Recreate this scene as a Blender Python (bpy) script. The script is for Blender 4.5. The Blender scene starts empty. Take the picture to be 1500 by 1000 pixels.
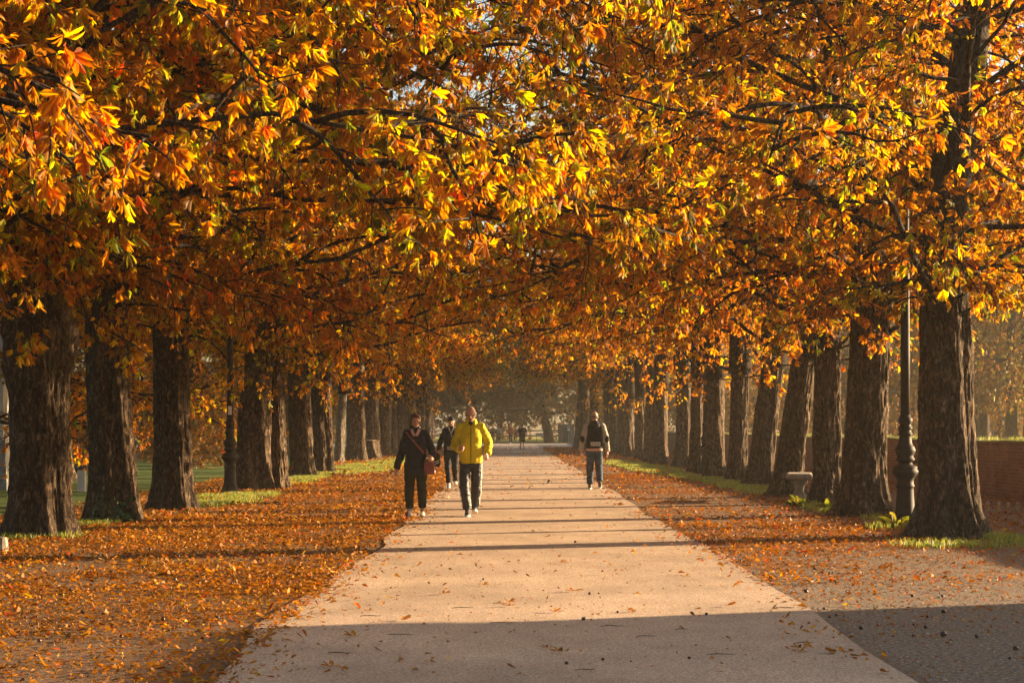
import bpy, math, random
import numpy as np
from mathutils import Vector, Matrix

R = math.radians
rnd = random.Random(7)
sc = bpy.context.scene
col = sc.collection

# ------------------------------------------------------------------ helpers
CAM_H = 1.44
FPX = 2900.0            # focal length in pixels of the 1500 px wide photograph
VX, VY = 745.0, 627.0   # vanishing point of the avenue


def gp(px, py):
    """A point on the ground seen at pixel (px, py) of the photograph."""
    d = FPX * CAM_H / (py - VY)
    return ((px - VX) / FPX * d, d)


def tag(o, label=None, cat=None, group=None, kind=None):
    if label: o['label'] = label
    if cat: o['category'] = cat
    if group: o['group'] = group
    if kind: o['kind'] = kind
    return o


def link(name, me, mat=None, parent=None, smooth=False):
    o = bpy.data.objects.new(name, me)
    col.objects.link(o)
    if mat is not None and len(me.materials) == 0:
        me.materials.append(mat)
    if parent: o.parent = parent
    if smooth:
        me.polygons.foreach_set('use_smooth', np.ones(len(me.polygons), dtype=bool))
    return o


def empty(name, loc=(0, 0, 0), rz=0.0):
    o = bpy.data.objects.new(name, None)
    col.objects.link(o)
    o.empty_display_size = 0.2
    o.location = loc
    o.rotation_euler = (0, 0, rz)
    return o


def mesh_np(name, verts, faces_flat, sizes):
    """verts (n,3); faces_flat = loop vertex indices; sizes = loops in each face."""
    me = bpy.data.meshes.new(name)
    verts = np.ascontiguousarray(verts, dtype=np.float32)
    me.vertices.add(len(verts))
    me.vertices.foreach_set('co', verts.ravel())
    faces_flat = np.asarray(faces_flat, dtype=np.int32)
    sizes = np.asarray(sizes, dtype=np.int32)
    me.loops.add(len(faces_flat))
    me.loops.foreach_set('vertex_index', faces_flat)
    me.polygons.add(len(sizes))
    st = np.zeros(len(sizes), dtype=np.int32)
    st[1:] = np.cumsum(sizes)[:-1]
    me.polygons.foreach_set('loop_start', st)
    me.update(calc_edges=True)
    return me


class MB:
    """Collects boxes, lathes and tubes into one mesh."""
    def __init__(s): s.v, s.f = [], []

    def add(s, v, f):
        b = len(s.v)
        s.v += [tuple(p) for p in v]
        s.f += [tuple(i + b for i in q) for q in f]
        return s

    def box(s, x0, x1, y0, y1, z0, z1):
        v = [(x0, y0, z0), (x1, y0, z0), (x1, y1, z0), (x0, y1, z0), (x0, y0, z1), (x1, y0, z1), (x1, y1, z1), (x0, y1, z1)]
        return s.add(v, [(0, 3, 2, 1), (4, 5, 6, 7), (0, 1, 5, 4), (1, 2, 6, 5), (2, 3, 7, 6), (3, 0, 4, 7)])

    def lathe(s, prof, n=32, c=(0, 0)):
        v, f = [], []
        for (r, z) in prof:
            for k in range(n):
                a = 2 * math.pi * k / n
                v.append((c[0] + r * math.cos(a), c[1] + r * math.sin(a), z))
        m = len(prof)
        for i in range(m - 1):
            for k in range(n):
                k2 = (k + 1) % n
                f.append((i * n + k, i * n + k2, (i + 1) * n + k2, (i + 1) * n + k))
        f.append(tuple(range(n - 1, -1, -1)))
        f.append(tuple((m - 1) * n + k for k in range(n)))
        return s.add(v, f)

    def tube(s, pts, rad, n=8, flat=(1, 1)):
        P = [Vector(p) for p in pts]
        up = Vector((0, 0, 1))
        d0 = (P[1] - P[0]).normalized()
        if abs(d0.dot(up)) > 0.9: up = Vector((0, 1, 0))
        nrm = (up - d0 * up.dot(d0)).normalized()
        v, f = [], []
        m = len(P)
        for i in range(m):
            d = (P[min(i + 1, m - 1)] - P[max(i - 1, 0)]).normalized()
            nrm = (nrm - d * nrm.dot(d)).normalized()
            b = d.cross(nrm)
            r = rad[i] if hasattr(rad, '__len__') else rad
            for k in range(n):
                a = 2 * math.pi * k / n
                q = P[i] + nrm * (r * flat[0] * math.cos(a)) + b * (r * flat[1] * math.sin(a))
                v.append(tuple(q))
        for i in range(m - 1):
            for k in range(n):
                k2 = (k + 1) % n
                f.append((i * n + k, i * n + k2, (i + 1) * n + k2, (i + 1) * n + k))
        f.append(tuple(range(n - 1, -1, -1)))
        f.append(tuple((m - 1) * n + k for k in range(n)))
        return s.add(v, f)

    def ell(s, c, r, n=14, m=9, rot=None):
        v, f = [], []
        M = rot if rot is not None else Matrix.Identity(3)
        c = Vector(c)
        for i in range(1, m):
            t = math.pi * i / m
            for k in range(n):
                a = 2 * math.pi * k / n
                v.append(tuple(c + M @ Vector((r[0] * math.sin(t) * math.cos(a), r[1] * math.sin(t) * math.sin(a), r[2] * math.cos(t)))))
        top = len(v); v.append(tuple(c + M @ Vector((0, 0, r[2]))))
        bot = len(v); v.append(tuple(c + M @ Vector((0, 0, -r[2]))))
        for i in range(m - 2):
            for k in range(n):
                k2 = (k + 1) % n
                f.append((i * n + k, (i + 1) * n + k, (i + 1) * n + k2, i * n + k2))
        for k in range(n):
            k2 = (k + 1) % n
            f.append((top, k, k2))
            f.append((bot, (m - 2) * n + k2, (m - 2) * n + k))
        return s.add(v, f)

    def mesh(s, name):
        me = bpy.data.meshes.new(name)
        me.from_pydata(s.v, [], s.f)
        me.update()
        return me

    def build(s, name, mat, parent=None, smooth=False, bevel=0.0):
        me = s.mesh(name)
        o = link(name, me, mat, parent, smooth)
        if bevel:
            b = o.modifiers.new('edge', 'BEVEL'); b.width = bevel; b.segments = 2; b.limit_method = 'ANGLE'
        return o


def vnoise(p, seed=0):
    """Smooth value noise, p (n,3) -> (n,) in -1..1."""
    p = np.asarray(p, dtype=np.float64)
    i = np.floor(p).astype(np.int64)
    f = p - i
    f = f * f * (3 - 2 * f)
    out = np.zeros(len(p))
    for dx in (0, 1):
        for dy in (0, 1):
            for dz in (0, 1):
                h = (i[:, 0] + dx) * 374761393 + (i[:, 1] + dy) * 668265263 + (i[:, 2] + dz) * 2147483647 + seed * 974711
                h = (h ^ (h >> 13)) * 1274126177
                h = (h ^ (h >> 16)) & 0xffff
                w = (f[:, 0] if dx else 1 - f[:, 0]) * (f[:, 1] if dy else 1 - f[:, 1]) * (f[:, 2] if dz else 1 - f[:, 2])
                out += w * (h / 32767.5 - 1)
    return out


# ------------------------------------------------------------------ materials
class NT:
    def __init__(s, name):
        s.m = bpy.data.materials.new(name)
        s.m.use_nodes = True
        s.t = s.m.node_tree
        s.t.nodes.clear()
        s.out = s.t.nodes.new('ShaderNodeOutputMaterial')

    def n(s, typ, **kw):
        nd = s.t.nodes.new('ShaderNode' + typ)
        for k, v in kw.items():
            if k.startswith('_'): setattr(nd, k[1:], v)
            else:
                key = k.replace('__', ' ')
                s.set(nd.inputs[key], v)
        return nd

    def set(s, inp, v):
        if isinstance(v, bpy.types.NodeSocket): s.t.links.new(v, inp)
        else: inp.default_value = v

    def math(s, op, a, b=0.0, c=None):
        nd = s.t.nodes.new('ShaderNodeMath'); nd.operation = op
        s.set(nd.inputs[0], a); s.set(nd.inputs[1], b)
        if c is not None: s.set(nd.inputs[2], c)
        return nd.outputs[0]

    def mix(s, fac, a, b, mode='MIX'):
        nd = s.t.nodes.new('ShaderNodeMix'); nd.data_type = 'RGBA'; nd.blend_type = mode
        s.set(nd.inputs[0], fac); s.set(nd.inputs[6], a); s.set(nd.inputs[7], b)
        return nd.outputs[2]

    def ramp(s, fac, stops):
        nd = s.t.nodes.new('ShaderNodeValToRGB')
        e = nd.color_ramp.elements
        while len(e) < len(stops): e.new(0.5)
        for k, (p, c) in enumerate(stops):
            e[k].position = p
            e[k].color = c if len(c) == 4 else (*c, 1)
        s.set(nd.inputs[0], fac)
        return nd.outputs[0]

    def coords(s, scale=(1, 1, 1), kind='Object', rot=(0, 0, 0)):
        tc = s.t.nodes.new('ShaderNodeTexCoord')
        mp = s.t.nodes.new('ShaderNodeMapping')
        mp.inputs['Scale'].default_value = scale
        mp.inputs['Rotation'].default_value = rot
        s.t.links.new(tc.outputs[kind], mp.inputs[0])
        return mp.outputs[0]

    def noise(s, vec, scale, detail=6, rough=0.6, dist=0.0):
        nd = s.n('TexNoise', Vector=vec, Scale=scale, Detail=detail, Roughness=rough, Distortion=dist)
        return nd.outputs[0]

    def bump(s, h, strength, dist, nrm=None):
        nd = s.n('Bump', Height=h, Strength=strength, Distance=dist)
        if nrm is not None: s.set(nd.inputs['Normal'], nrm)
        return nd.outputs[0]

    def pbr(s, color, rough=0.7, nrm=None, spec=0.3, metal=0.0):
        nd = s.n('BsdfPrincipled')
        s.set(nd.inputs['Base Color'], color)
        s.set(nd.inputs['Roughness'], rough)
        nd.inputs['Specular IOR Level'].default_value = spec
        nd.inputs['Metallic'].default_value = metal
        if nrm is not None: s.set(nd.inputs['Normal'], nrm)
        s.t.links.new(nd.outputs[0], s.out.inputs[0])
        return s.m


def c4(*c): return (c[0], c[1], c[2], 1)


def simple(name, color, rough=0.7, var=0.12, scale=12.0, bump=0.15, bscale=60.0, spec=0.3, metal=0.0, bdist=0.01):
    t = NT(name)
    v = t.coords()
    n1 = t.noise(v, scale, 5)
    d = tuple(max(0, x * (1 - var * 2)) for x in color)
    l = tuple(min(1, x * (1 + var * 2)) for x in color)
    c = t.ramp(n1, [(0.3, d), (0.7, l)])
    n2 = t.noise(v, bscale, 4)
    return t.pbr(c, rough, t.bump(n2, bump, bdist), spec, metal)


def bark_material(name, c_dark, c_mid, c_light, moss=0.25):
    t = NT(name)
    v = t.coords((1, 1, 0.38))
    big = t.noise(v, 14.0, 9, 0.72, 1.0)
    wv = t.n('TexNoise', Vector=t.coords((1, 1, 0.42)), Scale=19.0, Detail=3.0, Distortion=0.8).outputs[0]
    ridge = t.math('SUBTRACT', 1.0, t.math('MULTIPLY', t.math('ABSOLUTE', t.math('SUBTRACT', wv, 0.5)), 5.0))
    fine = t.noise(t.coords((1, 1, 0.5)), 85.0, 6, 0.7)
    h = t.math('ADD', t.math('MULTIPLY', big, 1.0), t.math('MULTIPLY', t.math('MAXIMUM', ridge, 0.0), -0.22))
    h = t.math('ADD', h, 0.12)
    c = t.ramp(h, [(0.42, c_dark), (0.56, c_mid), (0.72, c_light)])
    patch = t.noise(t.coords(), 2.2, 4, 0.6)
    c = t.mix(t.ramp(patch, [(0.55, (0, 0, 0)), (0.72, (moss, moss, moss))]), c, c4(0.115, 0.11, 0.07))
    lich = t.noise(t.coords(), 11.0, 3, 0.5)
    c = t.mix(t.ramp(lich, [(0.68, (0, 0, 0)), (0.74, (0.4, 0.4, 0.4))]), c, c4(0.2, 0.17, 0.11))
    c = t.mix(0.5, c, t.ramp(fine, [(0.25, (0.45, 0.45, 0.45)), (0.75, (1.3, 1.25, 1.2))]), 'MULTIPLY')
    hh = t.math('ADD', h, t.math('MULTIPLY', fine, 0.35))
    return t.pbr(c, 0.9, t.bump(hh, 1.0, 0.05), 0.15)


def leaf_material(name, trans=0.5, rough=0.45, sat=1.0, val=1.0):
    t = NT(name)
    at = t.n('VertexColor', _layer_name='tint')
    uv = t.n('UVMap', _uv_map='UVMap')
    sep = t.n('SeparateXYZ', Vector=uv.outputs[0])
    u = t.math('ABSOLUTE', t.math('SUBTRACT', sep.outputs[0], 0.5))
    u = t.math('MULTIPLY', u, 2.0)
    oi = t.n('ObjectInfo')
    nz = t.noise(t.coords((1, 1, 1)), 30.0, 3, 0.6)
    # brown scorched margin on green and yellow leaflets
    edge = t.math('ADD', t.math('MULTIPLY', u, 0.8), t.math('MULTIPLY', nz, 0.9))
    edge = t.math('ADD', edge, t.math('MULTIPLY', sep.outputs[1], 0.25))
    edge = t.math('SUBTRACT', edge, t.math('SUBTRACT', 1.25, at.outputs['Alpha']))
    edge = t.math('MULTIPLY', edge, 3.0)
    edge = t.n('Clamp', Value=edge).outputs[0]
    c = t.mix(edge, at.outputs['Color'], c4(0.25, 0.096, 0.012))
    # pale midrib and side veins
    vein = t.math('LESS_THAN', u, 0.07)
    wav = t.math('FRACT', t.math('ADD', t.math('MULTIPLY', sep.outputs[1], 9.0), t.math('MULTIPLY', u, -2.2)))
    side = t.math('MULTIPLY', t.math('LESS_THAN', wav, 0.16), 0.35)
    c = t.mix(t.math('MULTIPLY', t.math('MAXIMUM', vein, side), 0.35), c, c4(0.5, 0.36, 0.08))
    c = t.mix(0.6, c, t.ramp(nz, [(0.3, (0.6, 0.55, 0.5)), (0.7, (1.3, 1.3, 1.3))]), 'MULTIPLY')
    hsv = t.n('HueSaturation', Color=c, Saturation=sat, Value=val)
    t.set(hsv.inputs['Hue'], t.math('ADD', 0.492, t.math('MULTIPLY', oi.outputs['Random'], 0.016)))
    c = hsv.outputs[0]
    p = t.n('BsdfPrincipled')
    t.set(p.inputs['Base Color'], c)
    p.inputs['Roughness'].default_value = rough
    p.inputs['Specular IOR Level'].default_value = 0.22
    t.set(p.inputs['Normal'], t.bump(t.math('ADD', side, nz), 0.3, 0.004))
    tr = t.n('BsdfTranslucent')
    t.set(tr.inputs[0], t.mix(1.0, c, c4(2.5, 2.35, 1.2), 'MULTIPLY'))
    ms = t.n('MixShader')
    ms.inputs[0].default_value = trans
    t.t.links.new(p.outputs[0], ms.inputs[1]); t.t.links.new(tr.outputs[0], ms.inputs[2])
    t.t.links.new(ms.outputs[0], t.out.inputs[0])
    return t.m


M = {}
M['bark'] = bark_material('chestnut_bark', (0.035, 0.024, 0.016), (0.165, 0.11, 0.07), (0.32, 0.225, 0.145), 0.3)
M['bark_dark'] = bark_material('dark_bark', (0.024, 0.016, 0.011), (0.115, 0.075, 0.046), (0.25, 0.17, 0.105), 0.15)  # darker bark tone for some trunks of the left row
M['bark_pale'] = bark_material('pale_bark', (0.10, 0.08, 0.06), (0.22, 0.19, 0.15), (0.33, 0.29, 0.23), 0.1)
M['limb'] = bark_material('limb_bark', (0.022, 0.016, 0.011), (0.075, 0.052, 0.036), (0.15, 0.11, 0.075), 0.1)
M['leaf'] = leaf_material('chestnut_leaf', 0.58, 0.5, 1.1)
M['green_leaf'] = leaf_material('evergreen_leaf', 0.3, 0.5)
M['litter'] = leaf_material('fallen_leaf', 0.18, 0.6, 1.08)


# ------------------------------------------------------------------ leaves
ST = np.array([[0.0, 0.0], [0.28, 0.085], [0.60, 0.185], [0.84, 0.15], [1.0, 0.0]])   # v, half width per length
TV = np.array([0, .28, .28, .28, .60, .60, .60, .84, .84, .84, 1.0])
TU = np.array([0, -.085, 0, .085, -.2, 0, .2, -.15, 0, .15, 0.0])
TN = np.array([0, -1, 0, 1, -1, 0, 1, -1, 0, 1, 0.0])
TF = [(0, 2, 1), (0, 3, 2), (1, 2, 5, 4), (2, 3, 6, 5), (4, 5, 8, 7), (5, 6, 9, 8), (7, 8, 10), (8, 9, 10)]
TF_FLAT = np.array([i for f in TF for i in f]); TF_SZ = np.array([len(f) for f in TF])


def norm(a): return a / np.maximum(np.linalg.norm(a, axis=-1, keepdims=True), 1e-9)


def leaflets_mesh(name, P, X, Z, L, W, fold, bend, twist, color, alpha):
    """One mesh of many leaflets: P base points, X along, Z normal, L length, W width factor."""
    n = len(P)
    X = norm(X); Y = norm(np.cross(Z, X)); Z = np.cross(X, Y)
    v = TV[None, :]; u = TU[None, :]
    lv = L[:, None] * v
    wu = (L * W)[:, None] * u
    hz = fold[:, None] * np.abs(wu) - bend[:, None] * L[:, None] * v * v + twist[:, None] * wu * v
    co = P[:, None, :] + lv[..., None] * X[:, None, :] + wu[..., None] * Y[:, None, :] + hz[..., None] * Z[:, None, :]
    k = len(TV)
    idx = (np.arange(n) * k)[:, None] + TF_FLAT[None, :]
    me = mesh_np(name, co.reshape(-1, 3), idx.ravel(), np.tile(TF_SZ, n))
    uvl = me.uv_layers.new(name='UVMap')
    tuv = np.stack([TN * 0.5 + 0.5, TV], axis=1)[TF_FLAT]
    uvl.data.foreach_set('uv', np.tile(tuv.astype(np.float32), (n, 1)).ravel())
    ca = me.color_attributes.new('tint', 'FLOAT_COLOR', 'POINT')
    cc = np.concatenate([color, alpha[:, None]], axis=1).astype(np.float32)
    ca.data.foreach_set('color', np.repeat(cc, k, axis=0).ravel())
    me.polygons.foreach_set('use_smooth', np.ones(len(me.polygons), dtype=bool))
    return me


PAL = {
    'orange': np.array([0.40, 0.162, 0.014]), 'amber': np.array([0.43, 0.215, 0.018]), 'yellow': np.array([0.45, 0.33, 0.022]),
    'lime': np.array([0.27, 0.31, 0.014]), 'green': np.array([0.06, 0.09, 0.013]), 'brown': np.array([0.19, 0.078, 0.013]),
    'red': np.array([0.36, 0.05, 0.014]), 'dark': np.array([0.075, 0.034, 0.012]), 'ever': np.array([0.040, 0.055, 0.020]),
    'olive': np.array([0.085, 0.085, 0.025]), 'tan': np.array([0.36, 0.21, 0.09]),
}


HUES = ['dark', 'brown', 'red', 'orange', 'tan', 'amber', 'yellow', 'lime', 'olive', 'green', 'ever']


def pick_colors(rng, n, mix, P=None, scale=0.6, patch=1.25):
    """Leaf colours; with P given, neighbouring leaves tend to share a colour."""
    names = [k for k in HUES if k in mix]
    w = np.array([mix[k] for k in names], float); w /= w.sum()
    base = np.array([PAL[k] for k in names])
    r = rng.normal(0, 0.5, n)
    if P is not None:
        r = r + patch * (vnoise(P * scale, 71) + 0.7 * vnoise(P * scale * 2.7, 72))
    u = np.empty(n); u[np.argsort(r)] = (np.arange(n) + 0.5) / n
    k = np.minimum(np.searchsorted(np.cumsum(w), u), len(names) - 1)
    c = base[k] * rng.uniform(0.7, 1.3, (n, 1))
    if P is not None: c = c * (1 + 0.22 * vnoise(P * 0.9, 75))[:, None]
    c = c * rng.uniform(0.9, 1.1, (n, 3))
    return c, k


def compound_leaves(name, rng, P, D, mix, size=0.19, droop=0.75, n_leaf=(5, 8)):
    """Palmate chestnut leaves: five to seven hanging leaflets from one stalk end."""
    n = len(P)
    D = norm(D + np.array([0, 0, -droop]) * rng.uniform(0.4, 1.3, (n, 1)) + rng.normal(0, 0.25, (n, 3)))
    T = norm(rng.normal(0, 1, (n, 3)))
    N = norm(np.cross(D, T)); S = np.cross(N, D)
    cnt = rng.integers(n_leaf[0], n_leaf[1], n)
    rep = np.repeat(np.arange(n), cnt)
    first = np.concatenate([[0], np.cumsum(cnt)[:-1]])
    k = np.arange(len(rep)) - first[rep]
    a = (k / np.maximum(cnt[rep] - 1, 1) - 0.5) * 2
    ang = a * rng.uniform(0.55, 1.2, n)[rep] + rng.normal(0, 0.1, len(rep))
    m = len(rep)
    X = D[rep] * np.cos(ang)[:, None] + S[rep] * np.sin(ang)[:, None] + N[rep] * rng.normal(0.05, 0.22, (m, 1))
    X = norm(X + np.array([0, 0, -1]) * rng.uniform(0.15, 0.85, (m, 1)))
    Z = N[rep] + rng.normal(0, 0.35, (m, 3))
    sz = size * rng.uniform(0.5, 1.35, n)[rep] * (1.0 - 0.32 * np.abs(a)) * rng.uniform(0.85, 1.15, m)
    dead = rng.uniform(0, 1, n)[rep]
    W = rng.uniform(0.55, 1.05, m) * np.where(dead < 0.35, rng.uniform(0.3, 0.7, m), 1)
    fold = rng.uniform(0.1, 1.0, m) + np.where(dead < 0.35, 0.9, 0.1)
    bend = rng.normal(0.12, 0.25, m)
    c0, nm = pick_colors(rng, n, mix, P)
    c = c0[rep] * rng.uniform(0.8, 1.2, (m, 1))
    al = rng.uniform(0.0, 0.75, n)[rep] + rng.normal(0, 0.1, m)
    return leaflets_mesh(name, P[rep], X, Z, sz, W, fold, bend, rng.normal(0, 0.5, m), c, np.clip(al, 0, 1))


# ------------------------------------------------------------------ branches
def grow(rng, p, d, length, seg, sag, wob, zmin=None, rise=0.0):
    pts = [np.array(p, float)]
    d = np.array(d, float); d /= np.linalg.norm(d)
    st = length / seg
    for _ in range(seg):
        sg = sag if zmin is None or pts[-1][2] > zmin + rise * math.hypot(pts[-1][0], pts[-1][1]) else -0.3
        d = d + np.array([0, 0, -sg]) * st + rng.normal(0, wob, 3)
        d /= np.linalg.norm(d)
        pts.append(pts[-1] + d * st)
    return np.array(pts), d


def branch_system(seed, reach=5.2, z0=3.3, z1=8.5, top=11.5, n_main=12, n_sec=7, n_twig=6, n_leaf=6, bias=None, lean=0.0, low=0.0, zmin=3.45, thick=0.052, rise=0.2, n_shoot=16, shoot_z=(2.7, 6.5)):
    rng = np.random.default_rng(seed)
    mb = MB()
    lp, ld = [], []
    ld_pts, _ = grow(rng, (0, 0, 2.9), (0, 0, 1), top - 2.9, 9, 0.0, 0.05)
    mb.tube(ld_pts, 0.04 + 0.27 * (1 - np.linspace(0, 1, 10) ** 1.4), 12)
    az = rng.uniform(0, 6.28)

    def leaf_at(p, dl, lo=0.04, hi=0.16):
        off = rng.normal(0, 1, 3); off[2] *= 0.6
        off = off / np.linalg.norm(off)
        lp.append(p + off * rng.uniform(lo, hi)); ld.append(off + dl * 0.6)

    # short shoots sprouting from the bole and the foot of the limbs
    for e in range(n_shoot):
        z = rng.uniform(shoot_z[0], shoot_z[1]); a_ = rng.uniform(0, 6.28)
        q = (z - 2.9) / (top - 2.9) * 9
        c_ = ld_pts[0] if q < 0 else ld_pts[min(int(q), 8)]
        b0 = np.array([c_[0] + 0.25 * math.cos(a_), c_[1] + 0.25 * math.sin(a_), z])
        ps, _ = grow(rng, b0, (math.cos(a_), math.sin(a_), 0.35), rng.uniform(0.7, 1.7), 5, 0.7, 0.16, 2.5)
        mb.tube(ps, np.linspace(0.022, 0.008, 6), 5)
        for w in range(6):
            q2 = rng.uniform(0.25, 0.99) * 5; k2 = int(q2)
            p2 = ps[k2] + (ps[k2 + 1] - ps[k2]) * (q2 - k2)
            pt, dl = grow(rng, p2, norm(ps[k2 + 1] - ps[k2]) * 0.6 + rng.normal(0, 0.6, 3), rng.uniform(0.25, 0.6), 3, 0.8, 0.16)
            mb.tube(pt, np.linspace(0.009, 0.004, 4), 3)
            for _ in range(n_leaf): 
                t3 = rng.uniform(0.2, 1.0) * 2.999; k3 = int(t3)
                leaf_at(pt[k3] + (pt[k3 + 1] - pt[k3]) * (t3 - k3), dl)
    for i in range(n_main):
        f = i / (n_main - 1)
        z = z0 + (z1 - z0) * f
        j = min(int((z - 2.9) / (top - 2.9) * 9), 8)
        base = ld_pts[j] + (ld_pts[j + 1] - ld_pts[j]) * (((z - 2.9) / (top - 2.9) * 9) - j)
        az += 2.4 + rng.normal(0, 0.25)
        el = R(12 + 28 * f + rng.uniform(-8, 12))
        d = (math.cos(az) * math.cos(el), math.sin(az) * math.cos(el), math.sin(el))
        ln = reach * (1.0 - 0.2 * f) * rng.uniform(0.85, 1.15)
        if bias is not None:
            cb = math.cos(az - bias[0])
            ln *= (1 + bias[1] * cb) if cb < 0 else 1 + 0.35 * max(0, bias[1] - 0.42) / 0.2 * cb
        ln *= rng.uniform(0.82, 1.08)
        sag = (0.085 + low) * 5.0 / ln
        pts, _ = grow(rng, base, d, ln, 9, sag, 0.12, zmin, rise)
        r0 = thick * (1 - 0.4 * f) * (0.65 if f < 0.25 else 1)
        for _ in range(26):
            q = rng.uniform(0.15, 1) * 8.99; k = int(q)
            leaf_at(pts[k] + (pts[k + 1] - pts[k]) * (q - k), norm(pts[k + 1] - pts[k]), 0.05, 0.28)
        mb.tube(pts, r0 * (1 - np.linspace(0, 1, 10)) ** 0.8 + 0.014, 7)
        for s in range(n_sec):
            t = 0.10 + 0.90 * ((s + rng.uniform(0.2, 0.9)) / n_sec) ** 0.85
            q = t * 9; k = min(int(q), 8)
            p = pts[k] + (pts[k + 1] - pts[k]) * (q - k)
            dm = norm(pts[k + 1] - pts[k])
            side = 1 if s % 2 else -1
            hz = np.array([-dm[1], dm[0], 0.0]) * side
            ds = dm * rng.uniform(0.35, 0.9) + hz * rng.uniform(0.5, 1.0) + np.array([0, 0, rng.uniform(-0.15, 0.65)])
            l2 = rng.uniform(1.0, 2.1) * (0.75 + 0.25 * reach / 5.2)
            ps, _ = grow(rng, p, ds, l2, 6, 0.34, 0.14, zmin - 0.45, rise)
            mb.tube(ps, np.linspace(0.032, 0.010, 7), 5)
            for _ in range(9):
                q = rng.uniform(0.1, 1) * 5.99; k = int(q)
                leaf_at(ps[k] + (ps[k + 1] - ps[k]) * (q - k), norm(ps[k + 1] - ps[k]), 0.04, 0.2)
            for w in range(n_twig):
                t2 = 0.25 + 0.75 * (w + rng.uniform(0.1, 0.95)) / n_twig
                q2 = min(t2, 0.999) * 6; k2 = int(q2)
                p2 = ps[k2] + (ps[k2 + 1] - ps[k2]) * (q2 - k2)
                dd = norm(ps[k2 + 1] - ps[k2])
                dt = dd * 0.6 + rng.normal(0, 0.6, 3)
                l3 = rng.uniform(0.3, 0.8)
                pt, dl = grow(rng, p2, dt, l3, 4, 0.7, 0.16)
                mb.tube(pt, np.linspace(0.011, 0.005, 5), 3)
                for _ in range(n_leaf):
                    t3 = rng.uniform(0.25, 1.0) ** 0.7 * 3.999
                    k3 = int(t3)
                    pl = pt[k3] + (pt[k3 + 1] - pt[k3]) * (t3 - k3)
                    leaf_at(pl, dl)
    return mb, np.array(lp), np.array(ld), rng


VARIANTS = {}


def variant(key, seed, mix, **kw):
    size = kw.pop('size', 0.17)
    mb, P, D, rng = branch_system(seed, **kw)
    me_b = mb.mesh('branches')
    me_b.polygons.foreach_set('use_smooth', np.ones(len(me_b.polygons), dtype=bool))
    me_b.materials.append(M['limb'])
    me_c = compound_leaves('crown', rng, P, D, mix, size=size)
    me_c.materials.append(M['leaf'])
    VARIANTS[key] = (me_b, me_c)


MIX_O = dict(orange=4.6, amber=3.6, brown=3.0, yellow=1.6, red=0.3, lime=1.2, dark=1.2, green=0.6)
MIX_Y = dict(orange=3.0, amber=3.2, yellow=2.8, lime=3.2, green=2.8, brown=2.0, red=0.25, dark=1.0)
MIX_N = dict(orange=3.0, amber=2.2, yellow=2.0, lime=3.2, green=3.4, brown=2.8, red=1.1, dark=1.2)
MIX_M = dict(orange=4.2, amber=4.4, yellow=3.0, lime=1.6, brown=2.2, dark=0.8, green=0.8, red=0.2)
DEN = dict(n_main=23, n_sec=12, n_twig=8, n_leaf=6, reach=7.5, z0=2.9, z1=9.6, top=12.5, size=0.134)
THIN = dict(DEN, n_leaf=3, n_twig=7, n_main=19)
EDGE = dict(DEN, thick=0.045, n_leaf=6, n_twig=7, n_main=20, n_shoot=34, shoot_z=(2.8, 7.0))
BI = (0.0, 0.42)
variant('a', 11, MIX_M, **DEN, bias=BI)
variant('b', 12, MIX_Y, **DEN, bias=BI)
variant('d', 14, MIX_O, **DEN, bias=BI, low=0.015)
variant('p', 16, MIX_M, **THIN, bias=BI)
variant('q', 17, MIX_O, **THIN, bias=BI, low=0.012)
variant('c', 13, MIX_Y, **EDGE, bias=BI)
variant('e', 15, MIX_Y, **EDGE, bias=BI, low=0.01)
FARV = dict(DEN, reach=5.0, z0=4.0, zmin=4.5, n_leaf=5)
variant('far_a', 31, MIX_M, **FARV, bias=BI)
variant('far_b', 32, MIX_M, **dict(FARV, n_leaf=3, n_twig=6), bias=BI)
variant('hang', 33, MIX_O, **dict(DEN, z0=1.9, zmin=1.5, rise=0.0, reach=5.0, n_leaf=4))
NEAR = dict(DEN, thick=0.04, rise=0.06, n_main=25, n_sec=13, n_leaf=9, size=0.132)
variant('near', 21, MIX_N, **dict(NEAR, n_main=27, z0=3.0), bias=(0.15, 0.52), low=0.012)
variant('near2', 22, MIX_N, **NEAR, bias=(0.1, 0.60), low=0.010)


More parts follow.
